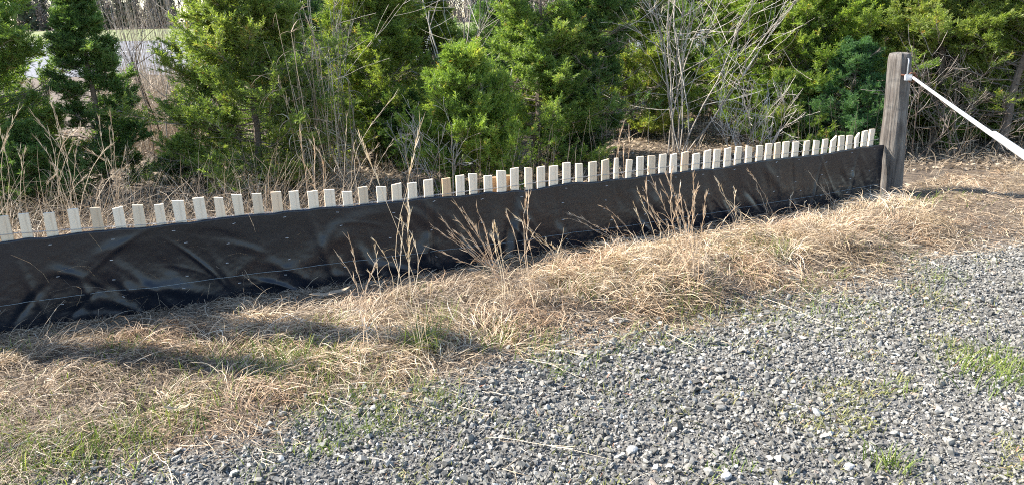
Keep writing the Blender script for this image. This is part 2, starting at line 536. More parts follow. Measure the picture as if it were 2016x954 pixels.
def build_fence():
    rng = np.random.default_rng(11)
    root = empty('silt_fence', (*f_at(CUM[-1] * 0.5), 0))
    off = Vector(root.location)
    tag(root, 'low black silt fence with pale wooden pickets between the gravel and the cedars', 'fence')

    def put(o):
        o.parent = root
        o.location = Vector(o.location) - off
        return o
    # pickets: top centre in the photograph
    pk = [(5, 425), (45, 420), (95, 418), (143, 412), (187, 409), (231, 408), (270, 404), (312, 403), (350, 397), (390, 390), (430, 388), (466, 384), (506, 383), (543, 379), (578, 377), (615, 376), (648, 374), (683, 376), (714, 369), (750, 366), (780, 361), (811, 359), (843, 355), (878, 350), (905, 346), (931, 342), (960, 346), (987, 336), (1013, 331), (1040, 329), (1065, 328), (1090, 327), (1115, 320), (1140, 322), (1167, 318), (1192, 315), (1213, 313), (1239, 314), (1260, 309), (1283, 308), (1305, 304), (1326, 303), (1349, 301), (1371, 301), (1393, 297), (1412, 295), (1433, 292), (1454, 289), (1475, 287), (1496, 286), (1514, 283), (1531, 281), (1548, 279), (1567, 280), (1589, 278), (1608, 276), (1625, 274), (1642, 269), (1657, 267), (1673, 266), (1688, 263), (1703, 258), (1717, 254)]
    info = []
    for u, v in pk:
        h = hit_fence(u, v, 0.02)
        if h: info.append(h)
    s0 = info[0][0]
    extra = [(s0 - 0.125 * (i + 1), info[0][1] + rng.normal(0, 0.012)) for i in range(5)]
    narrow = {36: 0.5, 37: 0.75, 33: 0.85, 60: 0.7}
    for i, (s, zt) in enumerate(extra + info):
        j = i - len(extra)
        p = f_at(s); t = f_dir(s); nb = np.array([-t[1], t[0]])
        w = 0.058 * rng.uniform(0.9, 1.06) * narrow.get(j, 1.0)
        if j < 8: w *= 0.92
        th = 0.017
        lean = rng.normal(0, 0.012); fwd = rng.normal(0, 0.012)
        H = zt
        bm = bmesh.new()
        n = 7
        rows = []
        jag = rng.normal(0, 0.004, 2)
        wob = rng.normal(0, 0.0014, (n, 2))
        for k in range(n):
            z = -0.04 + (H + 0.04) * k / (n - 1)
            f = (z - H) * -1
            ox = lean * -f; oy = fwd * -f
            l_ = -w / 2 + wob[k, 0]; r_ = w / 2 + wob[k, 1]
            zz = [z, z]
            if k == n - 1: zz = [z + jag[0], z + jag[1]]
            if k == n - 1 and j in (57, 60): zz = [z - 0.035, z + 0.004]
            vs = []
            for a_, b_, c_ in ((l_, -th / 2, zz[0]), (r_, -th / 2, zz[1]), (r_, th / 2, zz[1]), (l_, th / 2, zz[0])):
                xy = p + nb * (0.02 + b_ + oy) + t * (a_ + ox)
                vs.append(bm.verts.new((xy[0] - p[0], xy[1] - p[1], c_)))
            rows.append(vs)
        for a, b in zip(rows[:-1], rows[1:]):
            for q in range(4):
                bm.faces.new((a[q], a[(q + 1) % 4], b[(q + 1) % 4], b[q]))
        bm.faces.new(rows[-1]); bm.faces.new(rows[0][::-1])
        ed = [e for e in bm.edges if len(e.link_faces) == 2 and e.calc_face_angle(0) > 0.8]
        bmesh.ops.bevel(bm, geom=ed, offset=0.0022, segments=1, affect='EDGES')
        me = bpy.data.meshes.new('picket'); bm.to_mesh(me); bm.free()
        me.materials.append(PICKET)
        o = bpy.data.objects.new('picket', me); COL.objects.link(o)
        o.location = (p[0], p[1], 0)
        put(o)
    # fabric
    NS, NH = 1300, 70
    sE = CUM[-1]
    S_ = np.linspace(0.02, sE, NS); Hh = np.linspace(0, 1, NH)
    ss, hh = np.meshgrid(S_, Hh, indexing='ij')
    topz = fab_h(f_at(S_)[:, 0]) + 0.010 * (vn(S_ * 3.1, S_ * 0 + 1, 2) - 0.5) * 2 + 0.006 * (vn(S_ * 11, S_ * 0 + 3, 1) - 0.5) * 2
    zb = -0.03
    z = zb + (topz[:, None] - zb) * hh
    disp = 0.012 * (1 - hh) ** 1.6 * 2 + 0.02 * (fbm(ss * 1.7, hh * 1.5 + 4, 3) - 0.5) * (0.3 + hh * (1 - hh) * 3)
    # creases
    for i in range(185):
        c = np.array([rng.uniform(0, sE), rng.uniform(0.02, 0.44)])
        left = c[0] < 4.6
        if left and rng.random() < 0.65:
            an = rng.choice([1, -1], p=[0.35, 0.65]) * math.radians(rng.uniform(8, 50))
        else:
            an = -math.radians(rng.uniform(45, 88))
        L = rng.uniform(0.07, 0.26); w = rng.uniform(0.010, 0.034); amp = rng.uniform(0.002, 0.010) * (1.15 if left else 0.8) * rng.choice([1, -1], p=[0.7, 0.3])
        if rng.random() < 0.12: L *= 1.5; amp *= 1.6; w *= 1.4
        i0, i1 = np.searchsorted(S_, [c[0] - 0.5, c[0] + 0.5])
        dx = ss[i0:i1] - c[0]; dz = z[i0:i1] - c[1]
        bend = 0.25 * dx ** 2 / max(L, .05)
        u_ = dx * math.cos(an) + dz * math.sin(an); v_ = -dx * math.sin(an) + dz * math.cos(an) + bend * 0.6
        disp[i0:i1] += amp * np.exp(-(u_ / L) ** 2 * 1.6) * np.exp(-(v_ / w) ** 2)
    # the lap seam and the large fold, right of the middle
    for u_px, a_, w_ in ((836, 0.016, 0.012), (850, -0.014, 0.012), (1030, 0.030, 0.035), (1015, -0.015, 0.03), (1620, 0.014, 0.015), (1690, 0.012, 0.02)):
        sc_ = hit_fence(u_px, 380 if u_px < 1200 else 310, 0)
        if sc_:
            sl_ = (0.0 if u_px in (836, 850) else 0.25)
            disp += a_ * np.exp(-(((ss - sc_[0]) + sl_ * (0.46 - z)) / w_) ** 2) * (0.4 + 0.6 * (1 - hh))
    disp += 0.0012 * (fbm(ss * 40, hh * 25, 5) - 0.5) * 2
    disp = np.maximum(disp, -0.006)
    P = f_at(ss.ravel()).reshape(NS, NH, 2); t = f_dir(ss.ravel()).reshape(NS, NH, 2)
    nf = np.stack([t[..., 1], -t[..., 0]], -1)
    disp = disp * np.clip(hh * -1 + 1.0 + 0.35, 0, 1) + 0.006
    xy = P + nf * disp[..., None]
    V = np.concatenate([xy, z[..., None]], -1)
    # hem folded over the top
    hem = V[:, -1] + np.concatenate([-nf[:, -1] * 0.006, np.zeros((NS, 1))], -1) + np.array([0, 0, 0.004])
    back = V[:, -1] + np.concatenate([-nf[:, -1] * 0.0075, np.zeros((NS, 1))], -1) + np.array([0, 0, -0.05])
    V = np.concatenate([V, hem[:, None], back[:, None]], 1)
    idx = np.arange(NS * (NH + 2)).reshape(NS, NH + 2)
    Fq = np.stack([idx[:-1, :-1], idx[1:, :-1], idx[1:, 1:], idx[:-1, 1:]], -1).reshape(-1, 4)
    VV = V.reshape(-1, 3) - np.array(off)
    g = Geo(); g.add(VV, Fq)
    Vg = V[:, :NH]
    # staples, pressed into the cloth in upright columns
    scol = np.arange(0.2, sE, 0.31)
    for q, s in enumerate(scol):
        s = s + rng.normal(0, 0.03)
        i = min(NS - 2, max(1, np.searchsorted(S_, s)))
        nrow = rng.integers(3, 6)
        for h in np.linspace(0.93, 0.28, nrow) + rng.normal(0, 0.03, nrow):
            if rng.random() < 0.12: continue
            k = int(np.clip(h, 0.08, 0.96) * (NH - 1)); ii = min(NS - 2, max(1, i + rng.integers(-5, 6)))
            c = Vg[ii, k]; tt = nrm(Vg[ii + 1, k] - Vg[ii - 1, k]); n_ = np.array([tt[1], -tt[0], 0.0])
            an = rng.normal(0, 0.25); up = np.array([0, 0, 1.0])
            a_ = tt * math.cos(an) + up * math.sin(an); b_ = np.cross(a_, n_)
            hw, hh_, dd = 0.0085, 0.0013, 0.003
            cs = [c + a_ * x * hw + b_ * y * hh_ + n_ * (0.0005 + dd * z_) for z_ in (0, 1) for x, y in ((-1, -1), (1, -1), (1, 1), (-1, 1))]
            g.add(np.array(cs) - np.array(off), [(4, 5, 6, 7), (0, 1, 5, 4), (1, 2, 6, 5), (2, 3, 7, 6), (3, 0, 4, 7)], None, 1)
    fo = g.obj('silt_fabric', [FABRIC, STAPLE], root, smooth=True)
    sol_ = Vg
    # cord drawn through the lower part of the cloth
    gc = Geo()
    hs = np.interp(S_, [0, sE], [0.36, 0.30]) + 0.012 * (vn(S_ * 2, S_ * 0, 4) - 0.5)
    kk = np.clip((hs * (NH - 1)).astype(int), 0, NH - 1)
    pl = Vg[np.arange(NS), kk] + np.concatenate([nf[:, 0] * 0.0022, np.zeros((NS, 1))], -1)
    pl[:, 2] = zb + (topz - zb) * hs
    ker = np.ones(9) / 9
    pl = np.stack([np.convolve(np.pad(pl[:, c], 4, mode='edge'), ker, 'valid') for c in range(3)], -1)
    tubes(gc, (pl - np.array(off))[None, ::2], np.full((1, len(pl[::2])), 0.0017), 4)
    gc.obj('cord', CORD, fo, smooth=True)
    # twisted wires holding the pickets
    for ph in (0, math.pi):
        gw = Geo()
        s = np.arange(0.05, sE - 0.05, 0.012)
        pos = np.array([i[0] for i in sorted(extra + info)])
        dn = np.min(np.abs(s[:, None] - pos[None, :]), axis=1)
        amp = np.where(dn < 0.034, 0.0125, 0.0035)
        fl = np.where(dn < 0.034, 0, np.sin(s * 2 * np.pi / 0.05 + ph)) * 0.0035
        nfr = np.stack([f_dir(s)[:, 1], -f_dir(s)[:, 0]], -1)
        side = np.where(dn < 0.034, 1.0 if ph == 0 else -1.0, math.cos(ph) * np.cos(s * 2 * np.pi / 0.05))
        zz = fab_h(f_at(s)[:, 0]) + np.interp(s, [0, 2.2, 2.9, 4.3, 5.2, 6.2, 8, sE], [0.03, 0.03, 0.008, 0.010, 0.03, 0.045, 0.04, 0.055]) + fl + 0.004 * (vn(s * 3, s * 0, 1) - .5)
        xyw = f_at(s) - nfr * 0.02 + nfr * (amp * side)[:, None]
        pw = np.concatenate([xyw, zz[:, None]], -1) - np.array(off)
        tubes(gw, pw[None], np.full((1, len(pw)), 0.0016), 4)
        gw.obj('wire', WIRE, root, smooth=True)
    # two rough stakes behind the cloth
    for u, v, w in ((972, 349, 0.05), (1000, 345, 0.055)):
        s, zt = hit_fence(u, v, 0.07)
        p = f_at(s); t = f_dir(s); nb = np.array([-t[1], t[0]])
        g = Geo()
        n = 6
        hz = np.linspace(-0.1, zt, n)
        Vs = []
        for z_ in hz:
            for a_, b_ in ((-1, -1), (1, -1), (1, 1), (-1, 1)):
                xy = p + nb * (0.07 + b_ * w / 2) + t * (a_ * w / 2 + rng.normal(0, 0.002))
                Vs.append((xy[0], xy[1], z_ + (0 if z_ < zt else rng.normal(0, 0.004))))
        Vs = np.array(Vs) - np.array(off)
        Fs = [(4 * k + q, 4 * k + (q + 1) % 4, 4 * k + 4 + (q + 1) % 4, 4 * k + 4 + q) for k in range(n - 1) for q in range(4)] + [tuple(range(4 * n - 4, 4 * n))]
        g.add(Vs, Fs)
        g.obj('stake', STAKE, root)


build_fence()


# ------------------------------------------------------------------ gate post, white bar, tag
def build_post(name, base, top, half, label, eroded, rz):
    """square timber, corners chamfered, leaning from base to top"""
    rng = np.random.default_rng(5)
    base = np.array(base); top = np.array(top)
    n = 60; K = 48
    Vs = np.zeros((n, K, 3))
    ax = top - base
    for i in range(n):
        t = i / (n - 1)
        c = base + ax * t
        for k in range(K):
            a = 2 * math.pi * k / K
            ca, sa = math.cos(a), math.sin(a)
            r = min(1 / max(abs(ca), 1e-6), 1 / max(abs(sa), 1e-6))
            r = min(r, 1.30 / (abs(ca) + abs(sa)))              # broad chamfers
            r *= half * (1.0 - 0.04 * t)
            if t > 0.955: r *= 1 - 0.12 * ((t - 0.955) / 0.045) ** 2
            if eroded and math.cos(a - math.radians(200)) > 0.2:
                r += 0.022 * math.exp(-((t - 0.40) / 0.13) ** 2) * (math.cos(a - math.radians(200)) - .2)
            r += 0.005 * (float(vn(k * 0.8, t * 5, 3)) - 0.5) + 0.003 * (float(vn(k * 2.5, t * 2, 4)) - .5)
            Vs[i, k] = c + np.array([math.cos(a + rz) * r, math.sin(a + rz) * r, 0.012 * (float(vn(k * 0.5, 9, 2)) - .5) if i == n - 1 else 0])
    Vs -= base
    g = Geo()
    idx = np.arange(n * K).reshape(n, K)
    a = idx[:-1]; b = np.roll(a, -1, 1); d = idx[1:]; c = np.roll(d, -1, 1)
    g.add(Vs.reshape(-1, 3), np.stack([a, b, c, d], -1).reshape(-1, 4))
    ct = Vs[-1].mean(0) + np.array([0, 0, 0.014])
    ring = Vs[-1]
    mid = ct + (ring - ct) * 0.6 + np.array([0, 0, 0.004])
    VV = np.concatenate([ring, mid, [ct]])
    ar = np.arange(K)
    g.add(VV, np.stack([ar, (ar + 1) % K, K + (ar + 1) % K, K + ar], -1))
    g.add(VV, np.stack([K + ar, K + (ar + 1) % K, np.full(K, 2 * K)], -1))
    o = g.obj(name, POST, smooth=False)
    o.location = base
    tag(o, label, 'post')
    return o


pb = on_z(1752, 384, 0.0)
pt = on_y(1772, 106, pb[1] + 0.03)
build_post('gate_post', pb - np.array([0, 0, 0.05]), pt, 0.094, 'weathered grey timber post at the end of the black silt fence', True, math.radians(-3))
POST_Y = pb[1]

bar_a = on_y(1797, 153, POST_Y - 0.12)
bar_m = on_z(1957, 263, bar_a[2] - 0.005)
bd = nrm(bar_m - bar_a)
bar_e = bar_a + bd * 6.6


def build_bar():
    root = empty('barrier_bar', bar_a)
    tag(root, 'white metal barrier bar reaching from the timber post across the gravel entrance', 'barrier')
    L = np.linspace(0, 1, 30)
    P = np.zeros((30, 3)) + np.outer(L, bar_e - bar_a)
    P += bd * 0.03
    P[:, 2] -= 0.01 * np.sin(L * np.pi)
    g = Geo(); tubes(g, P[None], np.full((1, 30), 0.0112), 12); g.obj('pipe', WHITE, root, True)
    d = np.linalg.norm(bar_m - bar_a)
    q = np.array([d - 0.004, d, d + 0.004, (d + 6.5) / 2, 6.5])
    g = Geo(); tubes(g, (bd * q[:, None] - np.array([0, 0, 0.004]))[None], np.array([[0.012, 0.0155, 0.016, 0.016, 0.016]]), 14); g.obj('sleeve', WHITE, root, True)
    # rusty eye and chain link at the tip
    g = Geo()
    th = np.linspace(0, 2 * np.pi, 17)
    tubes(g, np.stack([np.cos(th) * 0.032 - 0.004, np.zeros(17), np.sin(th) * 0.040], -1)[None], np.full((1, 17), 0.008), 6)
    pp = np.array([[-0.075, 0.05, 0.02], [-0.05, 0.03, 0.015], [-0.02, 0.01, 0.02], [0.0, 0.0, 0.0]])
    tubes(g, pp[None], np.full((1, 4), 0.009), 6)
    tubes(g, np.stack([np.cos(th) * 0.010 + 0.0, np.sin(th) * 0.022, np.zeros(17) + 0.006], -1)[None], np.full((1, 17), 0.006), 6)
    g.obj('chain_link', RUST, root, True)


build_bar()
eb = bar_e + bd * 0.05
build_post('gate_post', (eb[0], eb[1], -0.05), (eb[0], eb[1], bar_e[2] + 0.25), 0.112, 'weathered timber post carrying the near end of the white barrier bar', False, 0.3)


def build_tag():
    c = on_y(1788, 153, POST_Y - 0.145)
    root = empty('padlock', c)
    tag(root, 'small white padlock hanging from a metal rod on the timber post', 'padlock')
    bm = bmesh.new()
    bmesh.ops.create_cube(bm, size=1)
    bmesh.ops.scale(bm, vec=(0.062, 0.016, 0.05), verts=bm.verts)
    bmesh.ops.bevel(bm, geom=list(bm.edges), offset=0.005, segments=2, affect='EDGES')
    me = bpy.data.meshes.new('lock_body'); bm.to_mesh(me); bm.free(); me.materials.append(WHITE)
    o = bpy.data.objects.new('lock_body', me); COL.objects.link(o); o.parent = root
    g = Geo()
    P = np.array([[-0.012, 0, 0.02], [-0.012, 0.002, 0.10], [-0.010, 0.004, 0.135], [-0.004, 0.02, 0.148], [0.004, 0.05, 0.15]])
    tubes(g, P[None], np.full((1, 5), 0.0055), 6)
    g.obj('rod', WIRE, root, True)


build_tag()


# ------------------------------------------------------------------ gravel
def hulls(n, rng):
    out = []
    for _ in range(n):
        bm = bmesh.new()
        p = rng.normal(0, 1, (10, 3)); p /= np.linalg.norm(p, axis=1, keepdims=True)
        p *= rng.uniform(0.75, 1.1, (10, 1)); p *= np.array([rng.uniform(0.85, 1.35), rng.uniform(0.65, 1.0), rng.uniform(0.5, 0.8)])
        vs = [bm.verts.new(x) for x in p]
        bmesh.ops.convex_hull(bm, input=vs)
        bm.verts.ensure_lookup_table()
        loose = [v for v in bm.verts if not v.link_faces]
        bmesh.ops.delete(bm, geom=loose, context='VERTS')
        bm.verts.index_update()
        V = np.array([v.co[:] for v in bm.verts]); Fc = np.array([[v.index for v in f.verts] for f in bm.faces])
        bm.free(); out.append((V, Fc))
    return out


def rot_mats(n, rng, tilt=1.0):
    a = rng.uniform(0, 2 * np.pi, n); b = rng.normal(0, 0.45 * tilt, n); c = rng.normal(0, 0.45 * tilt, n)
    ca, sa, cb, sb, cc, sc = np.cos(a), np.sin(a), np.cos(b), np.sin(b), np.cos(c), np.sin(c)
    Rz = np.zeros((n, 3, 3)); Rz[:, 0, 0] = ca; Rz[:, 0, 1] = -sa; Rz[:, 1, 0] = sa; Rz[:, 1, 1] = ca; Rz[:, 2, 2] = 1
    Rx = np.zeros((n, 3, 3)); Rx[:, 0, 0] = 1; Rx[:, 1, 1] = cb; Rx[:, 1, 2] = -sb; Rx[:, 2, 1] = sb; Rx[:, 2, 2] = cb
    Ry = np.zeros((n, 3, 3)); Ry[:, 1, 1] = 1; Ry[:, 0, 0] = cc; Ry[:, 0, 2] = sc; Ry[:, 2, 0] = -sc; Ry[:, 2, 2] = cc
    return Rz @ Rx @ Ry


def build_gravel():
    rng = np.random.default_rng(21)
    H = hulls(26, rng)
    x, y = visible_pts(860000, -3.4, 7.4, 1.5, 7.2, rng, 1.3)
    out = np.abs(x) > y * 0.75 + 0.32
    ok = ~out | (rng.random(len(x)) < 0.42)
    x, y = x[ok], y[ok]
    de = sdist(x, y, ED) + 0.35 * (fbm(x * 2.5, y * 2.5, 5) - 0.5) + 0.12 * (vn(x * 9, y * 9, 2) - .5)
    pr = np.clip(de / 0.22 + 0.5, 0.06, 1)
    pr = np.where(de < -0.4, 0, pr)
    pr *= np.where(y > 4.6, 1.0, 0.86)
    ok = rng.random(len(x)) < pr
    x, y = x[ok], y[ok]
    size = np.exp(rng.normal(math.log(0.0068), 0.47, len(x)))
    size = np.clip(size * (0.85 + 0.5 * fbm(x * 1.1, y * 1.1, 6)), 0.004, 0.026)
    # thinner where bigger stones lie
    ok = rng.random(len(x)) < np.clip((0.0080 / size) ** 0.9, 0.2, 1)
    x, y, size = x[ok], y[ok], size[ok]
    n = len(x)
    z = gz(x, y) + size * rng.uniform(-0.1, 0.75, n)
    big = np.clip(rng.normal(0.44, 0.23, n) + 0.25 * (fbm(x * 0.8, y * 0.8, 1) - 0.5), 0, 0.93)
    r = rng.random(n)
    big = np.where(r < 0.025, 0.96, big); big = np.where(r > 0.985, 1.0, big)
    R = rot_mats(n, rng)
    kind = rng.integers(0, len(H), n)
    g = Geo()
    for k, (V, Fc) in enumerate(H):
        s = np.where(kind == k)[0]
        VV = np.einsum('nij,vj->nvi', R[s], V) * size[s][:, None, None] + np.stack([x[s], y[s], z[s]], -1)[:, None, :]
        FF = Fc[None] + (np.arange(len(s)) * len(V))[:, None, None]
        g.add(VV.reshape(-1, 3), FF.reshape(-1, 3), np.repeat(big[s], len(Fc)))
    o = g.obj('gravel', STONE)
    tag(o, 'loose grey crushed stone covering the entrance', 'gravel', kind='stuff')
    print('stones', n)
    # a few larger stones
    pale = [(1245, 882, 0.030, 'pale rounded stone lying alone in the middle of the gravel', 1),
            (1430, 955 - 20, 0.026, 'whitish stone at the bottom edge of the gravel', 1),
            (1255, 738, 0.022, 'dark grey lump of stone casting a small shadow mid gravel', 0),
            (1420, 800, 0.026, 'angular mid grey stone right of the pale rounded stone', 0),
            (880, 905, 0.024, 'bluish grey stone near the left end of the gravel', 0),
            (1672, 915, 0.026, 'white stone beside the green weed tuft at lower right', 1)]
    for u, v, sz, lab, p_ in pale:
        p = on_z(u, v, 0.015)
        bm = bmesh.new()
        bmesh.ops.create_icosphere(bm, subdivisions=2, radius=1)
        for w in bm.verts:
            c = np.array(w.co)
            c = c * (0.86 + 0.35 * float(vn(c[0] * 1.7 + u, c[1] * 1.7 + c[2] * 2.1, 3)))
            q = np.sign(c) * np.minimum(np.abs(c), 0.78)
            w.co = Vector(q * np.array([1.2, 0.85, 0.62]) * sz * 0.8)
        me = bpy.data.meshes.new('stone'); bm.to_mesh(me); bm.free()
        me.materials.append(PALE_STONE if p_ else STONE)
        at = me.attributes.new('tint', 'FLOAT', 'FACE')
        at.data.foreach_set('value', np.full(len(me.polygons), 0.5, np.float32))
        o = bpy.data.objects.new('stone', me); COL.objects.link(o)
        o.location = (p[0], p[1], float(gz(p[0], p[1])) + sz * 0.42); o.rotation_euler = (0.1, 0.1, u)
        tag(o, lab, 'stone', 'larger stones on the gravel')


build_gravel()


# ------------------------------------------------------------------ dry grass, green shoots, weeds
def build_grass():
    rng = np.random.default_rng(31)
    # matted straw between fence and gravel
    x, y = visible_pts(520000, -3.6, 7.0, 1.9, 7.4, rng, 0.2)
    df = sdist(x, y, FL); de = sdist(x, y, ED) + 0.30 * (fbm(x * 2.5, y * 2.5, 5) - 0.5)
    dens = np.clip(0.55 - de / 0.26, 0.0, 1.0) * np.clip(df / 0.05 - 0.2, 0, 1)
    cl = 0.55 * fbm(x * 3.2, y * 3.2, 1) + 0.45 * fbm(x * 8, y * 8, 3)
    dens *= np.clip(0.08 + 2.9 * (cl - 0.33), 0.06, 1)
    beyond = (x > 3.25)
    dens = np.where(beyond, dens * np.clip(0.16 + 0.9 * (fbm(x * 2, y * 2, 4) - 0.35), 0.05, 0.5), dens)
    dens = np.where(beyond & (df < 0) & (y > 7.0), 0, dens)
    left = np.clip((-x + 0.2) / 1.0, 0, 1)
    dens *= 1 - 0.1 * left * (df > 0.5)
    ok = rng.random(len(x)) < dens * 0.8
    x, y, df, de, beyond, left = x[ok], y[ok], df[ok], de[ok], beyond[ok], left[ok]
    n = len(x)
    print('straw', n)
    z = gz(x, y)
    nearf = np.clip((df - 0.08) / 0.35, np.where((x > 0) & (x < 3.3), 0.65, 0.3), 1)
    core = np.clip(-de / 0.3, 0, 1) * np.clip(1 - left * 0.45, 0, 1) * np.where(beyond, 0.3, 1) * nearf
    L = rng.uniform(0.06, 0.19, n) * (0.75 + 0.65 * core)
    swirl = fbm(x * 1.9 + 9, y * 1.9, 6) * 2 * np.pi * 2.5
    az = swirl + rng.normal(0, 0.8, n)
    el = np.clip(rng.normal(0.28, 0.30, n) + 0.75 * core * rng.random(n) ** 2, 0.0, 1.4)
    droop = el + rng.uniform(0.0, 1.1, n) * (0.5 + core)
    w = rng.uniform(0.0020, 0.0046, n)
    patch = fbm(x * 1.9 + 4, y * 1.9, 2)
    tint = np.clip(rng.normal(0.55, 0.27, n) + 0.7 * (patch - 0.5) - 0.12 * left, 0, 1)
    zl = rng.uniform(0, 0.05, n) * core
    g = Geo()
    rus = (fbm(x * 1.7 + 31, y * 1.7, 5) + rng.normal(0, 0.09, n)) > 0.56
    gry = ~rus & ((fbm(x * 1.5 + 63, y * 1.5, 7) + rng.normal(0, 0.09, n) + 0.10 * left) > 0.60)
    for msk, k in ((~rus & ~gry, 0), (rus, 1), (gry, 2)):
        blades(g, np.stack([x, y, z + zl], -1)[msk], L[msk], az[msk], el[msk], droop[msk], w[msk], tint[msk], 6, 0.5, z[msk], rng, k)
    o = g.obj('dry_grass', [STRAW, RUSSET, GREY_STRAW])
    tag(o, 'matted straw coloured dead grass between the black fence and the gravel', 'grass', kind='stuff')

    # broken bits of thatch lying flat between the tufts
    g = Geo()
    x, y = visible_pts(230000, -3.6, 7.0, 1.9, 7.4, rng, 0.2)
    df = sdist(x, y, FL); de = sdist(x, y, ED) + 0.35 * (fbm(x * 2.5, y * 2.5, 5) - 0.5)
    ok = (df > 0.02) & (rng.random(len(x)) < np.clip(0.75 - de / 0.35, 0, 0.8)) & ~((x > 3.25) & (y > 6.9))
    x, y = x[ok], y[ok]; n = len(x)
    blades(g, np.stack([x, y, gz(x, y) + rng.uniform(0.002, 0.018, n)], -1), rng.uniform(0.02, 0.10, n), rng.uniform(0, 6.28, n), rng.normal(0.05, 0.16, n), rng.normal(0.1, 0.3, n), rng.uniform(0.002, 0.005, n), np.clip(rng.normal(0.38, 0.25, n), 0, 1), 4, 0.3, None, rng)
    o = g.obj('thatch', GREY_STRAW)
    tag(o, 'broken brown bits of dead grass lying flat on the soil by the gravel', 'thatch', kind='stuff')
    # green shoots at the gravel edge and lower left
    g = Geo()
    cs = []
    px = [(840, 690, 90, .05, .17), (880, 640, 30, .05, .1), (80, 890, 70, .12, .08), (180, 880, 90, .13, .09), (320, 830, 50, .10, .09), (260, 690, 25, .06, .08), (560, 705, 70, .10, .10), (600, 720, 60, .08, .09),
          (660, 640, 20, .06, .08), (960, 540, 20, .05, .06), (1150, 590, 35, .10, .07), (1170, 605, 25, .06, .09), (1340, 610, 60, .10, .07), (1370, 600, 40, .10, .07), (1490, 510, 60, .10, .12), (1520, 520, 50, .08, .13), (1640, 545, 18, .05, .07),
          (1000, 665, 30, .08, .07), (950, 680, 30, .06, .07), (450, 700, 30, .10, .07), (380, 800, 40, .10, .07), (20, 700, 20, .08, .06), (160, 760, 40, .2, .06), (500, 760, 50, .15, .07), (700, 670, 40, .15, .07), (820, 600, 25, .12, .07), (350, 720, 40, .2, .07), (1760, 760, 20, .05, .05), (1750, 905, 60, .05, .07), (1440, 915, 26, .05, .05), (1740, 415, 60, .2, .06), (1830, 400, 90, .25, .07), (1960, 720, 80, .12, .10), (1980, 745, 80, .12, .10), (1930, 700, 50, .12, .08), (640, 870, 20, .06, .05), (870, 770, 14, .03, .04), (1640, 600, 30, .12, .05)]
    for u, v, n, sp, hgt in px:
        if u < 760: n = int(n * 2.6); sp *= 1.25
        else: n = int(n * 1.5)
        p = on_z(u, v, 0.02)
        xx = p[0] + rng.normal(0, sp, n); yy = p[1] + rng.normal(0, sp * 0.8, n)
        blades(g, np.stack([xx, yy, gz(xx, yy)], -1), hgt * rng.uniform(0.5, 1.5, n), rng.uniform(0, 6.28, n), rng.uniform(0.7, 1.5, n), rng.uniform(0.1, 1.3, n), rng.uniform(0.0025, 0.006, n), rng.random(n), 5, 0.2, None, rng)
    # thin green film among the straw
    x, y = visible_pts(60000, -3.4, 5, 1.9, 6.5, rng)
    de = sdist(x, y, ED); df = sdist(x, y, FL)
    pr = (np.abs(de + 0.2) < 0.6) * (df > 0.35) * np.clip((fbm(x * 2.4 + 3, y * 2.4, 3) - 0.46) * 3.6, 0, 1) * np.where(x < 0.3, 1.6, 0.4) * (x < 3.2)
    ok = rng.random(len(x)) < pr
    x, y = x[ok], y[ok]; n = len(x)
    blades(g, np.stack([x, y, gz(x, y)], -1), rng.uniform(0.04, 0.12, n), rng.uniform(0, 6.28, n), rng.uniform(0.5, 1.5, n), rng.uniform(0.2, 1.5, n), rng.uniform(0.002, 0.004, n), rng.random(n), 5, 0.3, None, rng)
    o = g.obj('green_grass', GREEN)
    tag(o, 'fresh green grass shoots coming up through the straw and gravel', 'grass', kind='stuff')

    # small yellowish weeds scattered in the gravel
    g = Geo()
    x, y = visible_pts(220000, -2.5, 6, 1.9, 6.5, rng)
    de = sdist(x, y, ED)
    zone = 0.16 + 1.5 * np.exp(-(((x - 1.9) / 0.85) ** 2 + ((y - 2.7) / 0.65) ** 2)) + 0.8 * np.exp(-(((x - 2.1) / 0.5) ** 2 + ((y - 4.0) / 0.25) ** 2)) + 0.5 * np.exp(-(((x + 0.6) / 0.5) ** 2 + ((y - 2.9) / 0.3) ** 2)) + 0.35 * np.exp(-(((x - .5) / 1.4) ** 2 + ((y - 2.2) / 0.2) ** 2))
    pr = (de > -0.05) * np.clip((fbm(x * 4.2, y * 4.2, 7) - 0.43) * 4, 0, 1) * zone
    ok = rng.random(len(x)) < pr * 0.9
    x, y = x[ok], y[ok]; n = len(x); print('weeds', n)
    blades(g, np.stack([x, y, gz(x, y) + 0.006], -1), rng.uniform(0.012, 0.045, n), rng.uniform(0, 6.28, n), rng.uniform(0.1, 1.4, n), rng.uniform(0, 1.2, n), rng.uniform(0.002, 0.006, n), np.clip(rng.normal(0.5, 0.25, n), 0, 1), 4, 0.3, None, rng)
    o = g.obj('weeds', MOSS)
    tag(o, 'low yellowish weeds growing between the stones', 'weeds', kind='stuff')

    # loose straws lying on the gravel
    g = Geo()
    st = [((955, 858), (1215, 905)), ((1080, 690), (1150, 704)), ((1040, 705), (1155, 738)), ((1310, 655), (1375, 688)), ((640, 780), (710, 815)), ((620, 790), (665, 810)), ((950, 770), (1010, 785)), ((505, 880), (525, 925)), ((1010, 745), (1030, 765)),
          ((1560, 560), (1600, 590)), ((1680, 545), (1760, 570)), ((300, 890), (350, 950)), ((650, 765), (770, 755)), ((760, 610), (870, 520)), ((1140, 760), (1150, 775)), ((900, 800), (960, 820)), ((1500, 590), (1640, 640)), ((1700, 430), (1790, 470))]
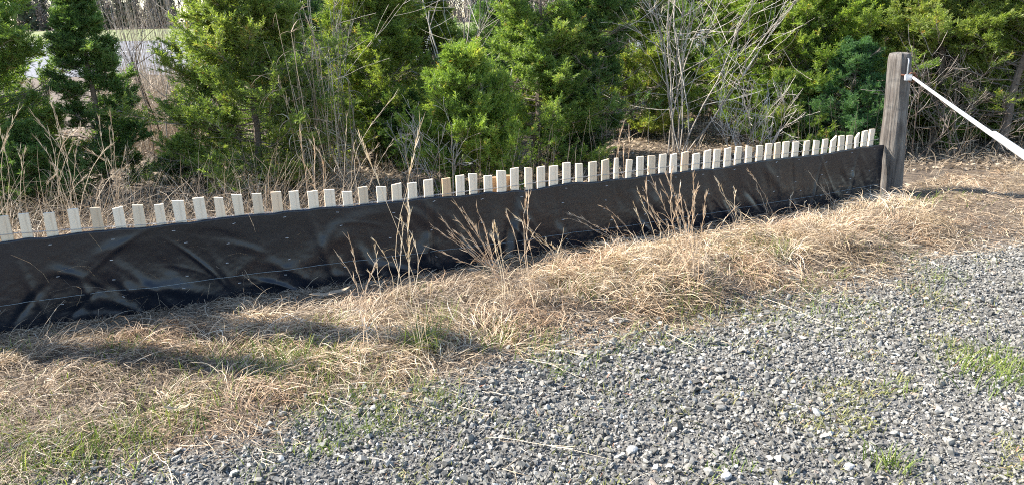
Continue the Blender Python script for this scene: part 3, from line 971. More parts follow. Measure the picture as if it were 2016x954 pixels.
    for a, b in st:
        A = on_z(*a, 0.018); B = on_z(*b, 0.018)
        A[2] = gz(A[0], A[1]) + 0.02; B[2] = gz(B[0], B[1]) + 0.02
        t = np.linspace(0, 1, 9)
        P = A + (B - A) * t[:, None]
        P += np.cumsum(rng.normal(0, 0.005, (9, 3)), 0) * np.array([1, 1, 0.3])
        P[:, 2] += 0.008 * np.sin(t * np.pi)
        tubes(g, P[None], np.full((1, 9), 0.0013) * np.linspace(1.2, 0.6, 9), 4, [0.9])
        for q in range(3):
            k = rng.integers(2, 7)
            Q = P[k] + np.outer(np.linspace(0, 1, 5), rng.normal(0, 0.03, 3) * [1, 1, 0.2] + (B - A) * 0.12)
            tubes(g, Q[None], np.full((1, 5), 0.0012), 3, [0.85])
    x, y = visible_pts(11000, -2.5, 6, 1.9, 6.5, rng)
    de = sdist(x, y, ED)
    ok = rng.random(len(x)) < np.clip(np.exp(-np.maximum(de, 0) / 0.25), 0.10, 1) * (de > -0.1) * 0.75
    x, y = x[ok], y[ok]; n = len(x)
    blades(g, np.stack([x, y, gz(x, y) + 0.02], -1), rng.uniform(0.04, 0.2, n), rng.uniform(0, 6.28, n), rng.normal(0.0, 0.06, n), rng.normal(0.0, 0.15, n), rng.uniform(0.0016, 0.003, n), rng.uniform(0.45, 1, n), 5, 0.25, None, rng)
    o = g.obj('loose_straw', STRAW)
    tag(o, 'loose pale straws lying on the gravel', 'straw', kind='stuff')


build_grass()


def dead_leaf(u, v, ln, wd, rz, label):
    p = on_z(u, v, 0.06)
    n, k = 14, 5
    t = np.linspace(-1, 1, n)
    V = []
    for a in t:
        for b in np.linspace(-1, 1, k):
            w_ = wd * (1 - a * a) ** 0.7
            V.append((a * ln, b * w_, 0.006 * b * b + 0.02 * a * a + 0.003 * math.sin(a * 7)))
    idx = np.arange(n * k).reshape(n, k)
    Fq = np.stack([idx[:-1, :-1], idx[1:, :-1], idx[1:, 1:], idx[:-1, 1:]], -1).reshape(-1, 4)
    g = Geo(); g.add(V, Fq, 0.62)
    o = g.obj('dead_leaf', GREY_STRAW, smooth=True)
    o.location = (p[0], p[1], float(gz(p[0], p[1])) + 0.045); o.rotation_euler = (0.1, -0.05, rz)
    md = o.modifiers.new('thickness', 'SOLIDIFY'); md.thickness = 0.002
    tag(o, label, 'leaf')


dead_leaf(650, 574, 0.12, 0.022, 0.35, 'long pale dead leaf on the shaded straw below the fence')
dead_leaf(350, 802, 0.06, 0.014, 0.15, 'short grey dead leaf lying among grass at lower left')


# ------------------------------------------------------------------ standing dry stalks
def stalk_clump(name, base_px, tips, label, plume=0.35, rad=0.0019, spread=0.03, depth=None, zb=None, cat='dry grass', bend=0.06, group=None, seed=0, pl_n=16, matl=None):
    """one clump of dead stalks: rooted at base_px, each stalk reaching towards one of the tips"""
    rng = np.random.default_rng(100 + seed)
    matl = matl or (RUSSET if seed % 2 == 0 else STRAW)
    if depth is None:
        b0 = on_z(*base_px, 0.05); depth = b0[1]
        bx, by = b0[0], b0[1]
    else:
        by = depth; bx = lat(base_px[0], depth, 0.1)
    root = empty(name, (bx, by, float(gz(bx, by))))
    tag(root, label, cat, group)
    o0 = np.array(root.location)
    tips = list(tips) + ([(u + rng.normal(-8, 30), v + abs(rng.normal(25, 35))) for u, v in tips if rng.random() < 0.6] if seed in (4, 7, 8, 10, 14) else [])
    for (u, v) in tips:
        gs, gp = Geo(), Geo()
        tip = on_y(u, v, by + rng.normal(0, 0.06))
        b = np.array([bx + rng.normal(0, spread), by + rng.normal(0, spread), 0.0]); b[2] = gz(b[0], b[1]) - 0.01
        n = 12
        t = np.linspace(0, 1, n)[:, None]
        ln = np.linalg.norm(tip - b)
        P = b + (tip - b) * t
        sidev = np.array([1, 0.3, 0]) * rng.choice([-1, 1])
        kink = rng.uniform(0.35, 0.8)
        P = P + sidev * (np.sin(t * np.pi) * bend * ln * rng.uniform(-0.3, 1)) + np.array([1, 0.4, 0]) * (np.maximum(t - kink, 0) * rng.normal(0, 0.16) * ln) + np.array([0, 0, 1]) * np.sin(t * np.pi) * bend * ln * 0.6
        P[1:] += np.cumsum(rng.normal(0, 0.0034, (n - 1, 3)), 0)
        tubes(gs, (P - o0)[None], (rad * 0.85 * np.linspace(1.25, 0.45, n))[None], 4, [rng.uniform(0.6, 1.0)])
        # leaf sheaths and plume
        m = pl_n
        kk = rng.uniform(1 - plume, 1, m)
        fi = kk * (n - 1); i0 = np.minimum(fi.astype(int), n - 2); fr = (fi - i0)[:, None]
        bp = P[i0] * (1 - fr) + P[i0 + 1] * fr
        tg = nrm(P[i0 + 1] - P[i0])
        dv = nrm(tg + rng.normal(0, 0.16, (m, 3)))
        lnz = rng.uniform(0.025, 0.07, m) * min(1.3, ln + 0.3)
        s = np.linspace(0, 1, 4)
        PP = bp[:, None] + dv[:, None] * (lnz[:, None] * s)[..., None]
        sd = nrm(np.cross(dv, rng.normal(0, 1, (m, 3))))
        ribbons(gp, PP - o0, 0.0034 * np.array([0.5, 1, 0.8, 0.15])[None].repeat(m, 0), sd, rng.uniform(0.4, 1, m))
        m = 3
        kk = rng.uniform(0.1, 0.6, m); i0 = (kk * (n - 1)).astype(int)
        bp = P[i0]
        az = rng.uniform(0, 6.28, m)
        blades(gp, bp - o0, rng.uniform(0.06, 0.2, m), az, rng.uniform(0.6, 1.3, m), rng.uniform(0.3, 1.8, m), rng.uniform(0.002, 0.0035, m), rng.uniform(0.3, 0.9, m), 6, 0.3, None, rng)
        st_ = gs.obj('stem', matl, root); gp.obj('seed_head', matl, st_)
    return root


SG = 'dead grass clumps in front of the fence'
stalk_clump('grass_clump', (835, 690), [(753, 250), (760, 268), (783, 406), (800, 470), (830, 560)], 'tallest feathery dead grass stalk rising above the pickets from the green tuft', 0.22, 0.0014, 0.015, group=SG, seed=1, pl_n=22, bend=0.03)
stalk_clump('grass_clump', (725, 690), [(684, 476), (690, 490), (735, 520)], 'thin leaning dead stalk in front of the plain left part of the cloth', 0.4, group=SG, seed=2)
stalk_clump('grass_clump', (770, 600), [(745, 490), (773, 436), (760, 470), (790, 440), (720, 530)], 'tangled bent dead stalks just left of the cloth seam', 0.5, 0.0016, group=SG, seed=3, bend=0.22)
stalk_clump('grass_clump', (1005, 560), [(886, 401), (890, 408), (905, 430), (880, 455), (925, 455), (860, 440), (958, 407), (870, 480), (940, 470)], 'broad leaning sheaf of dead stalks right of the cloth seam', 0.45, 0.0022, group=SG, seed=4, pl_n=20, bend=0.04)
stalk_clump('grass_clump', (996, 600), [(970, 436), (972, 445), (985, 470)], 'upright dead stalk with a thick furry seed head before the blue cloth fold', 0.4, 0.002, group=SG, seed=5, pl_n=30)
stalk_clump('grass_clump', (1046, 600), [(1022, 383), (1026, 395), (1040, 440), (1000, 412)], 'slender dead stalks reaching the hem beside the blue cloth fold', 0.35, group=SG, seed=6)
stalk_clump('grass_clump', (1115, 530), [(1020, 405), (1045, 455), (1060, 470), (1085, 480)], 'sparse dead stalks leaning left from the right of the blue cloth fold', 0.3, 0.0016, group=SG, seed=7)
stalk_clump('grass_clump', (1355, 570), [(1270, 342), (1296, 323), (1303, 339), (1310, 350), (1329, 362), (1368, 342), (1372, 365), (1391, 382), (1320, 400), (1350, 400), (1285, 400), (1340, 385), (1400, 440)], 'densest upright sheaf of dead stalks crossing the picket tops', 0.4, 0.0022, 0.06, group=SG, seed=8, pl_n=22, bend=0.03)
stalk_clump('grass_clump', (1296, 545), [(1255, 372), (1262, 395), (1275, 440)], 'single straight dead stalk just left of the densest sheaf', 0.4, group=SG, seed=9)
stalk_clump('grass_clump', (1255, 495), [(1129, 423), (1140, 428), (1190, 403), (1200, 430)], 'low dead stalks sprawling left across the dark cloth', 0.35, 0.0018, group=SG, seed=10)
stalk_clump('grass_clump', (1462, 455), [(1407, 352), (1394, 357), (1440, 380), (1425, 400)], 'arching dead stalks bowed over before the cloth right of the densest sheaf', 0.3, 0.002, group=SG, seed=11, bend=0.12)
stalk_clump('grass_clump', (1518, 430), [(1488, 338), (1495, 370), (1510, 390)], 'short forked dead stalk before the dark right part of the cloth', 0.3, group=SG, seed=12)
stalk_clump('grass_clump', (1568, 432), [(1547, 380), (1580, 400)], 'smallest forked dead stalk low before the right part of the cloth', 0.3, 0.0015, group=SG, seed=13)
stalk_clump('grass_clump', (1655, 405), [(1584, 339), (1600, 355), (1620, 375), (1625, 390)], 'leaning dead stalks on the straw mound nearest the timber post', 0.4, 0.002, group=SG, seed=14)

BG = 'dead grass clumps behind the fence'
stalk_clump('grass_clump', (140, 430), [(150, 262), (185, 300), (225, 345), (215, 290), (95, 320), (120, 345), (170, 345), (250, 330)], 'arching pale reed plumes bowing over behind the first pickets', 0.3, 0.0032, 0.08, depth=5.2, group=BG, seed=20, bend=0.30, matl=GREY_STRAW, pl_n=24)
stalk_clump('grass_clump', (165, 420), [(80, 190), (95, 215), (110, 225), (130, 250), (105, 260), (140, 280), (90, 270)], 'upright sheaf of tan reeds against the dark cedars', 0.45, 0.0030, 0.08, depth=5.5, group=BG, seed=21, matl=GREY_STRAW, pl_n=22)
stalk_clump('grass_clump', (245, 420), [(200, 228), (212, 250), (225, 225), (240, 300), (205, 290)], 'slim reeds before the slender shaded cedar', 0.35, 0.0026, 0.06, depth=5.6, group=BG, seed=22, matl=GREY_STRAW)
stalk_clump('grass_clump', (20, 430), [(20, 225), (45, 215), (5, 270), (60, 290), (30, 300), (-10, 250)], 'grey reeds leaning at the far left behind the pickets', 0.3, 0.0028, 0.1, depth=5.0, group=BG, seed=23, matl=GREY_STRAW, bend=0.12)
stalk_clump('grass_clump', (630, 385), [(607, 250), (612, 270), (620, 300), (600, 310)], 'small tan grass sheaf behind the pickets under the broad olive cedar', 0.4, 0.002, 0.03, depth=5.4, group=BG, seed=24)
stalk_clump('grass_clump', (700, 380), [(640, 250), (660, 270), (690, 230), (700, 280), (680, 300), (740, 290), (765, 275), (720, 310), (650, 310), (735, 190)], 'grey weathered stalks in the gap left of the bright bushy cedar', 0.3, 0.0024, 0.12, depth=5.9, group=BG, seed=25, matl=GREY_STRAW, bend=0.1)
stalk_clump('grass_clump', (1225, 330), [(1215, 240), (1222, 265), (1245, 275), (1240, 255)], 'three thin tan stalks behind the narrow broken picket', 0.35, 0.0018, 0.03, depth=5.9, group=BG, seed=26)


stalk_clump('grass_clump', (1890, 385), [(1850, 300), (1865, 320), (1880, 290), (1900, 310), (1920, 300), (1935, 325), (1875, 335), (1910, 340)], 'tall dry grass at the foot of the cedars below the middle of the white bar', 0.3, 0.0022, 0.14, depth=7.6, group='dead grass clumps beside the timber post', seed=30, matl=GREY_STRAW, bend=0.08)
stalk_clump('grass_clump', (1975, 390), [(1945, 310), (1960, 290), (1980, 320), (1995, 300), (2010, 330), (1965, 340), (2000, 345)], 'tall dry grass at the right edge below the white bar', 0.3, 0.0022, 0.14, depth=7.4, group='dead grass clumps beside the timber post', seed=31, matl=GREY_STRAW, bend=0.10)
stalk_clump('grass_clump', (1805, 375), [(1790, 300), (1800, 320), (1815, 305), (1825, 330), (1835, 345)], 'thin dry grass close beside the foot of the timber post', 0.3, 0.0018, 0.08, depth=7.7, group='dead grass clumps beside the timber post', seed=32, matl=GREY_STRAW, bend=0.06)


def reed_column():
    rng = np.random.default_rng(41)
    by = 6.7; bx = lat(640, by, 0.6)
    root = empty('reed_stand', (bx, by, 0))
    tag(root, 'tall column of pale dead reeds draped between the broad olive cedar and darker trees', 'reeds')
    n = 42
    g, gl = Geo(), Geo()
    b = np.stack([rng.normal(0, 0.14, n), rng.normal(0, 0.15, n), np.zeros(n)], -1)
    H = rng.uniform(0.6, 1.7, n)
    t = np.linspace(0, 1, 10)
    lean = rng.normal(-0.04, 0.10, (n, 2))
    P = b[:, None] + np.stack([lean[:, :1] * H[:, None] * t ** 1.5, lean[:, 1:] * H[:, None] * t ** 1.5, H[:, None] * t], -1)
    P += np.cumsum(rng.normal(0, 0.006, P.shape), 1)
    tubes(g, P, 0.0035 * np.linspace(1.2, 0.5, 10)[None].repeat(n, 0), 4, rng.random(n))
    m = 420
    k = rng.integers(0, n, m); i = rng.integers(1, 10, m)
    blades(gl, P[k, i], rng.uniform(0.1, 0.35, m), rng.uniform(0, 6.28, m), rng.uniform(-0.2, 1.2, m), rng.uniform(0.6, 2.4, m), rng.uniform(0.004, 0.009, m), rng.random(m), 6, 0.3, None, rng)
    g.obj('stem', GREY_STRAW, root); gl.obj('foliage', GREY_STRAW, root)


reed_column()


def behind_fence():
    rng = np.random.default_rng(43)
    g = Geo()
    x = rng.uniform(-7, 9, 90000); y = rng.uniform(3, 10, 90000)
    df = sdist(x, y, FL)
    okv = np.abs(x) < y * 0.78 + 0.6
    left = np.clip((-0.9 - x) / 0.7, 0, 1)
    right = (x > 3.6)
    pr = np.where(right, np.clip((y - 6.75 - 0.1 * x * 0) / 0.4, 0, 1) * 0.6, np.clip((-df - 0.05) / 0.1, 0, 1))
    pr = pr * np.exp(-np.maximum(-df - 1.0, 0) / 1.2) * okv * np.clip(0.2 + 1.6 * (fbm(x * 2, y * 2, 3) - 0.25), 0.1, 1)
    pr = np.clip(pr * (0.5 + 2.2 * left), 0, 1)
    ok = rng.random(len(x)) < pr
    x, y, left = x[ok], y[ok], left[ok]; n = len(x); print('behind', n)
    L = rng.uniform(0.15, 0.45, n) * (0.8 + 0.8 * left * np.clip(fbm(x * 2.5, y * 2.5, 7) * 2, 0.5, 1.3))
    blades(g, np.stack([x, y, gz(x, y)], -1), L, rng.uniform(0, 6.28, n), np.clip(rng.normal(1.0, 0.35, n), 0.1, 1.5), rng.uniform(0.2, 2.2, n), rng.uniform(0.0025, 0.006, n), np.clip(rng.normal(0.5, 0.25, n), 0, 1), 6, 0.4, None, rng)
    # short tubes: upright dead stalks and twigs
    x = rng.uniform(-5, 8, 2600); y = rng.uniform(3.5, 10, 2600)
    df = sdist(x, y, FL)
    ok = np.where(x > 3.7, (y > 7.6), (df < -0.25) & (df > -2.4)) & (np.abs(x) < y * 0.8 + 0.5) & (fbm(x * 1.3, y * 1.3, 6) > 0.46)
    x, y = x[ok], y[ok]; n = len(x)
    t = np.linspace(0, 1, 7)
    H = rng.uniform(0.25, 0.75, n); a = rng.normal(0, 0.22, (n, 2))
    P = np.stack([x[:, None] + a[:, :1] * H[:, None] * t, y[:, None] + a[:, 1:] * H[:, None] * t, gz(x, y)[:, None] + H[:, None] * t], -1)
    P += np.cumsum(rng.normal(0, 0.005, P.shape), 1)
    tubes(g, P, 0.0022 * np.linspace(1.2, 0.5, 7)[None].repeat(n, 0), 3, rng.uniform(0.1, 0.8, n))
    o = g.obj('dead_undergrowth', GREY_STRAW)
    tag(o, 'grey dead grass and stalks under the cedars behind the fence', 'undergrowth', kind='stuff')
    # leaf litter
    g = Geo()
    x = rng.uniform(-7, 10, 60000); y = rng.uniform(4, 13, 60000)
    df = sdist(x, y, FL)
    ok = np.where(x > 3.7, y > 7.3, df < -0.1) & (np.abs(x) < y * 0.8 + 0.5)
    x, y = x[ok], y[ok]; n = len(x)
    az = rng.uniform(0, 6.28, n); tl = rng.normal(0, 0.5, n)
    a = np.stack([np.cos(az), np.sin(az), np.sin(tl) * 0.6], -1); b = np.stack([-np.sin(az), np.cos(az), rng.normal(0, 0.4, n)], -1)
    c = np.stack([x, y, gz(x, y) + rng.uniform(0.005, 0.035, n)], -1)
    l_ = rng.uniform(0.015, 0.04, n)[:, None]; w_ = rng.uniform(0.008, 0.018, n)[:, None]
    V = np.stack([c - a * l_, c - b * w_, c + a * l_, c + b * w_], 1)
    g.add(V.reshape(-1, 3), np.arange(4 * n).reshape(-1, 4), rng.uniform(0, 0.9, n))
    o = g.obj('leaf_litter', GREY_STRAW)
    tag(o, 'brown leaf litter on the ground under the cedars', 'leaf litter', kind='stuff')


behind_fence()


# ------------------------------------------------------------------ cedars
def cedar_meshes(seed, H, Rm, n_limb=70, prof=0.75, low=0.04, sprig=1.0, up=0.55, bare=0.0, lean=0.0, leaf_n=19, gap=0.35, multi=1, taper_low=0.12):
    """meshes of one juniper: trunk with limbs and twigs, crown of small scale-leaf sprays"""
    rng = np.random.default_rng(seed)
    gt, gc = Geo(), Geo()
    n = 14
    t = np.linspace(0, 1, n)
    for q in range(multi):
        a = rng.uniform(0, 6.28); sp = 0.0 if multi == 1 else 0.22
        tr = np.stack([np.cos(a) * sp * t * Rm + lean * t ** 1.4 + 0.03 * np.cumsum(rng.normal(0, 1, n)) * 0.6, np.sin(a) * sp * t * Rm + 0.03 * np.cumsum(rng.normal(0, 1, n)) * 0.6, H * t * (1 if q == 0 else .85)], -1)
        tr[0, :2] = [rng.normal(0, 0.03), rng.normal(0, 0.03)]
        r0 = 0.0125 * H * (1 if multi == 1 else 0.65)
        tubes(gt, tr[None], (r0 * (1 - t) ** 0.9 + 0.004)[None], 8, [0.45])
        nl = int(n_limb * 1.5) // multi
        f = low + (0.97 - low) * (np.arange(nl) + rng.random(nl)) / nl
        az = np.arange(nl) * 2.39996 + rng.normal(0, 0.4, nl)
        R = Rm * np.clip((1.02 - f), 0, 1) ** prof * np.clip(0.62 + f / taper_low, 0.62, 1)
        lob = 0.55 + 0.85 * fbm(az * 0.9 + 50, f * 5 + seed, seed)
        L = R * lob * rng.uniform(0.7, 1.1, nl)
        el = up + rng.normal(0, 0.18, nl) + 0.35 * (f - 0.4)
        m = 9
        s = np.linspace(0, 1, m)
        bi = f * (n - 1); i0 = np.minimum(bi.astype(int), n - 2); fr = (bi - i0)[:, None]
        b = tr[i0] * (1 - fr) + tr[i0 + 1] * fr
        e = el[:, None] - 0.30 + 0.75 * s[None] ** 1.3
        d = np.stack([np.cos(e) * np.cos(az)[:, None], np.cos(e) * np.sin(az)[:, None], np.sin(e)], -1)
        P = b[:, None] + np.concatenate([np.zeros((nl, 1, 3)), np.cumsum(d[:, :-1] * (L / (m - 1))[:, None, None], 1)], 1)
        P[:, 1:] += np.cumsum(rng.normal(0, 0.012, (nl, m - 1, 3)), 1)
        tubes(gt, P, (0.003 + 0.006 * L[:, None] / max(Rm, .1) * H * 0.35) * np.linspace(1, 0.25, m)[None], 4, rng.uniform(0.3, 1.0, nl))
        # twigs
        tw = 22
        li = np.repeat(np.arange(nl), tw)
        pos = np.tile((np.arange(tw) + 0.5) / tw, nl) * (1 - 0.16) + 0.16 + rng.normal(0, 0.03, nl * tw)
        pos = np.clip(pos, 0.08, 0.999)
        fi = pos * (m - 1); j0 = np.minimum(fi.astype(int), m - 2); fr = (fi - j0)[:, None]
        tb = P[li, j0] * (1 - fr) + P[li, j0 + 1] * fr
        td = nrm(P[li, j0 + 1] - P[li, j0])
        dv = nrm(td * 0.9 + rng.normal(0, 0.62, td.shape) + np.array([0, 0, 0.35]))
        tl = np.clip(L[li] * rng.uniform(0.16, 0.36, len(li)) * (1.15 - 0.45 * pos), 0.07, 0.42)
        k5 = np.linspace(0, 1, 5)
        TP = tb[:, None] + dv[:, None] * (tl[:, None] * k5)[..., None] + np.array([0, 0, 1.0]) * (0.16 * tl[:, None] * k5 ** 2)[..., None]
        TP[:, 1:] += np.cumsum(rng.normal(0, 0.006, (len(li), 4, 3)), 1)
        tubes(gt, TP, 0.0022 * np.linspace(1.2, 0.5, 5)[None].repeat(len(li), 0), 3, rng.uniform(0.3, 1.0, len(li)))
        # which twigs carry leaves: clumps and gaps
        ct = TP[:, 2]
        cl = 0.5 * (vn(ct[:, 0] * 2.7 + seed * 7, ct[:, 2] * 3.0 + 3, 1) + vn(ct[:, 1] * 2.7 + seed * 3, ct[:, 2] * 3.0 + 11, 4))
        keep = (cl > gap + 0.01) & (pos > 0.18 + 0.12 * rng.random(len(li)))
        if bare: keep &= (f[li] > bare) | (rng.random(len(li)) < 0.10)
        TPk, tlk, clk = TP[keep], tl[keep], cl[keep]
        # sprays
        ns = 7
        si = np.repeat(np.arange(len(TPk)), ns)
        u = np.tile(np.linspace(0.12, 1.0, ns), len(TPk))
        fi = u * 4; j0 = np.minimum(fi.astype(int), 3); fr = (fi - j0)[:, None]
        sb = TPk[si, j0] * (1 - fr) + TPk[si, j0 + 1] * fr
        ax = nrm(nrm(TPk[si, j0 + 1] - TPk[si, j0]) + rng.normal(0, 0.5, sb.shape) + np.array([0, 0, 0.45]))
        sl_ = rng.uniform(0.06, 0.125, len(si)) * sprig
        tone = np.clip(0.16 + 0.75 * clk[si] + rng.normal(0, 0.09, len(si)), 0.0, 0.9)
        tips = rng.random(len(si)) < 0.022
        tone = np.where(tips, rng.uniform(0.9, 1.0, len(si)), tone)
        # leaflets
        N = len(si); q_ = leaf_n
        ui = (np.arange(q_) + 0.5) / q_
        lb = sb[:, None] + ax[:, None] * (sl_[:, None] * ui * 0.85)[..., None]
        ld = nrm(ax[:, None] * 0.9 + rng.normal(0, 0.55, (N, q_, 3)))
        ll = (sl_[:, None] * rng.uniform(0.30, 0.55, (N, q_)))[..., None]
        sd = nrm(np.cross(ld, rng.normal(0, 1, (N, q_, 3))))
        wd = (0.0043 * sprig * rng.uniform(0.7, 1.35, (N, q_)))[..., None]
        V = np.stack([lb, lb + ld * ll * 0.45 + sd * wd, lb + ld * ll, lb + ld * ll * 0.45 - sd * wd], 2)
        tt = np.clip(np.repeat(tone, q_) + rng.normal(0, 0.07, N * q_), 0, 1)
        gc.add(V.reshape(-1, 3), np.arange(N * q_ * 4).reshape(-1, 4), tt)
    print('cedar', seed, 'leaves', sum(len(a) for a in gc.f[4]))
    return gt.mesh('trunk', BARK), gc.mesh('crown', LEAF)


VAR = {
    'broad': cedar_meshes(1, 3.4, 1.22, 100, 0.5, 0.02, 1.05, 0.45, gap=0.33),
    'slim': cedar_meshes(2, 3.6, 0.78, 62, 0.75, 0.06, 1.05, 0.30, gap=0.41),
    'bush': cedar_meshes(3, 1.7, 0.85, 60, 0.62, 0.02, 0.95, 0.65, gap=0.32, leaf_n=20),
    'tall': cedar_meshes(4, 3.8, 0.95, 80, 0.6, 0.05, 1.1, 0.55, gap=0.38),
    'open': cedar_meshes(5, 3.7, 1.15, 74, 0.45, 0.10, 1.05, 0.55, bare=0.30, lean=-0.35, gap=0.38),
    'dense': cedar_meshes(6, 3.6, 1.25, 92, 0.5, 0.02, 1.2, 0.5, gap=0.30, leaf_n=17),
}


def tree(kind, u, depth, rz, sc, tint, label, group='cedars behind the fence', zs=0.74):
    x = lat(u, depth, 0.7)
    root = empty('cedar_tree', (x, depth, float(gz(x, depth)) - 0.02), rz)
    root.scale = (sc, sc, sc * zs)
    tag(root, label, 'tree', group)
    for nm, me in zip(('trunk', 'crown'), VAR[kind]):
        o = bpy.data.objects.new(nm, me); COL.objects.link(o); o.parent = root
        o.color = (*tint, 1)
    return root


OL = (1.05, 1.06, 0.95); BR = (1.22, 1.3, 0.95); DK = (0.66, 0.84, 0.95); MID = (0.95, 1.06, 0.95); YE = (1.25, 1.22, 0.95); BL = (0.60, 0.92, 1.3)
# nearest row
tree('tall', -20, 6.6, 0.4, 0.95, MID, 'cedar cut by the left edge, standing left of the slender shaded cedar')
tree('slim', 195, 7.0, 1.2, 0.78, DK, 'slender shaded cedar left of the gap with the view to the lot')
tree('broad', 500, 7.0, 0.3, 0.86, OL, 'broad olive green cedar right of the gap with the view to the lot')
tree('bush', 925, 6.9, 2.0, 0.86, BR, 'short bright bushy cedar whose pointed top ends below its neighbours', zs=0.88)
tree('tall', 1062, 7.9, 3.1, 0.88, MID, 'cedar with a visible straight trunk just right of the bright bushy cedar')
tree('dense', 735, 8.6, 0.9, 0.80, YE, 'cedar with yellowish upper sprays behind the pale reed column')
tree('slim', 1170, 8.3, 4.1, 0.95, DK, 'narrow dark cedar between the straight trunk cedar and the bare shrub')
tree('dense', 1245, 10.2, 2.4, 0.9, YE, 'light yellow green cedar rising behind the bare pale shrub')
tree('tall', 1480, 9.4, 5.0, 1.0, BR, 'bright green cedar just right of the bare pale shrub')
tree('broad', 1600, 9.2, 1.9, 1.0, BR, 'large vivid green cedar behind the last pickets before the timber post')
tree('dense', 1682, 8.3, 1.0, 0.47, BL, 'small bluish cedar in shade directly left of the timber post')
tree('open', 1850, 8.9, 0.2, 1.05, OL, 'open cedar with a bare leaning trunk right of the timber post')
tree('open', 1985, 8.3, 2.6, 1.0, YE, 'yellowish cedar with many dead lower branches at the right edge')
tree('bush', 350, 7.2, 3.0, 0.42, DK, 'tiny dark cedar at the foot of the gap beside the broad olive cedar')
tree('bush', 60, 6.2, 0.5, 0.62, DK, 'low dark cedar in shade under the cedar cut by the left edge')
# out of frame on the left: it shades the lower left of the grass
tree('slim', -150, 3.95, 2.2, 0.78, MID, 'thin cedar standing off the left end of the fence', zs=0.95).scale = (0.34, 0.34, 0.78)
tree('slim', -360, 3.6, 0.6, 0.7, DK, 'thinner second cedar off the left end of the fence', zs=0.95).scale = (0.30, 0.30, 0.64)
# low growth filling under the crowns
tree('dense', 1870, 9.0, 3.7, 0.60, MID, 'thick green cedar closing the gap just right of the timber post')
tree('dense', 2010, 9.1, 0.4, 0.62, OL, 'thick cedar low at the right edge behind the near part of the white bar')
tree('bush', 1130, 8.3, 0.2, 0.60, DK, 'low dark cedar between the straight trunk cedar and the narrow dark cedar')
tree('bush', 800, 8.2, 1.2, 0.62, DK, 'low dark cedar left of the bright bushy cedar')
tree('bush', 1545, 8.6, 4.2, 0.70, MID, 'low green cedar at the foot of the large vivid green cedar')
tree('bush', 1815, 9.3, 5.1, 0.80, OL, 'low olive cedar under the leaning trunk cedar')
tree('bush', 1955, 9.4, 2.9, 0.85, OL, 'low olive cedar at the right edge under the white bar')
# second row
G2 = 'cedars in the second row'
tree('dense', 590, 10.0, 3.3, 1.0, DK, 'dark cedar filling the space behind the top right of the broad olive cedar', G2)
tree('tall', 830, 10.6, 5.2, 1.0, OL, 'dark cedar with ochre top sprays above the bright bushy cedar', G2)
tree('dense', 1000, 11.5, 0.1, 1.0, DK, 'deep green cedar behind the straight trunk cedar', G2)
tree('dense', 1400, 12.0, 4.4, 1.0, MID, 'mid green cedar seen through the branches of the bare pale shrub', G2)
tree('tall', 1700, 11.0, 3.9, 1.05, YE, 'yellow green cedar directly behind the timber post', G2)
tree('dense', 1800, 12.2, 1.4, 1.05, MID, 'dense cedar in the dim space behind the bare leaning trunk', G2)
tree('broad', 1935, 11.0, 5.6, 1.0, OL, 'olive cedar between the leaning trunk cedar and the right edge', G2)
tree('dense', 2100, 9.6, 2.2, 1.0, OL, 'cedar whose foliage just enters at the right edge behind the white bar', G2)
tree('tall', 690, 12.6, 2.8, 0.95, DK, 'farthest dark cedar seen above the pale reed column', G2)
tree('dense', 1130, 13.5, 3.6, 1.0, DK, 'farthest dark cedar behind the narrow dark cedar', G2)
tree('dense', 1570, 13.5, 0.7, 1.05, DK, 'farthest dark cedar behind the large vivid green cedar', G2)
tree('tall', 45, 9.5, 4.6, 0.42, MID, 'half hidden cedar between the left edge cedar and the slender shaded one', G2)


# ------------------------------------------------------------------ bare shrubs and dead branches
def branches(rng, base, d0, L0, r0, levels, kids, spread, out, upbend=0.2):
    stack = [(np.array(base, float), np.array(d0, float), L0, r0, 0)]
    while stack:
        b, d, L, r, lv = stack.pop()
        n = 8
        P = [b]
        dd = d.copy()
        for i in range(n - 1):
            dd = nrm(dd + rng.normal(0, 0.10, 3) + np.array([0, 0, upbend * 0.12]))
            P.append(P[-1] + dd * L / (n - 1))
        P = np.array(P)
        out.setdefault(0, []).append((P, r * np.linspace(1, 0.4, n)))
        if lv < levels:
            for _ in range(kids[lv]):
                k = rng.integers(2, n)
                t = nrm(P[min(k, n - 1)] - P[k - 1])
                nd = nrm(t + rng.normal(0, spread, 3))
                stack.append((P[k], nd, L * rng.uniform(0.35, 0.65), r * 0.5, lv + 1))
    return out


def bare_shrub(u, depth, n, H, spread, label, seed, r0=0.016, matl=None, kids=(7, 5), name='bare_shrub', zlow=0.0, cat='shrub'):
    rng = np.random.default_rng(seed)
    x = lat(u, depth, 0.5)
    root = empty(name, (x, depth, float(gz(x, depth)) + zlow - 0.02))
    tag(root, label, cat)
    o_ = {}
    for i in range(n):
        a = rng.uniform(0, 6.28); e = rng.uniform(0, spread)
        branches(rng, (rng.normal(0, 0.08), rng.normal(0, 0.08), 0), (math.cos(a) * e, math.sin(a) * e * 0.7, 1), H * rng.uniform(0.7, 1.1), r0 * rng.uniform(0.6, 1.2), 2, kids, 0.55, o_)
    g = Geo(); g2 = Geo()
    for i, (P, r) in enumerate(o_[0]):
        tubes(g if r[0] > r0 * 0.4 else g2, P[None], np.maximum(r, 0.0022)[None], 5 if r[0] > r0 * 0.4 else 3, [rng.random()])
    g.obj('stem', matl or PALE_BARK, root, True)
    g2.obj('twig', matl or PALE_BARK, root)


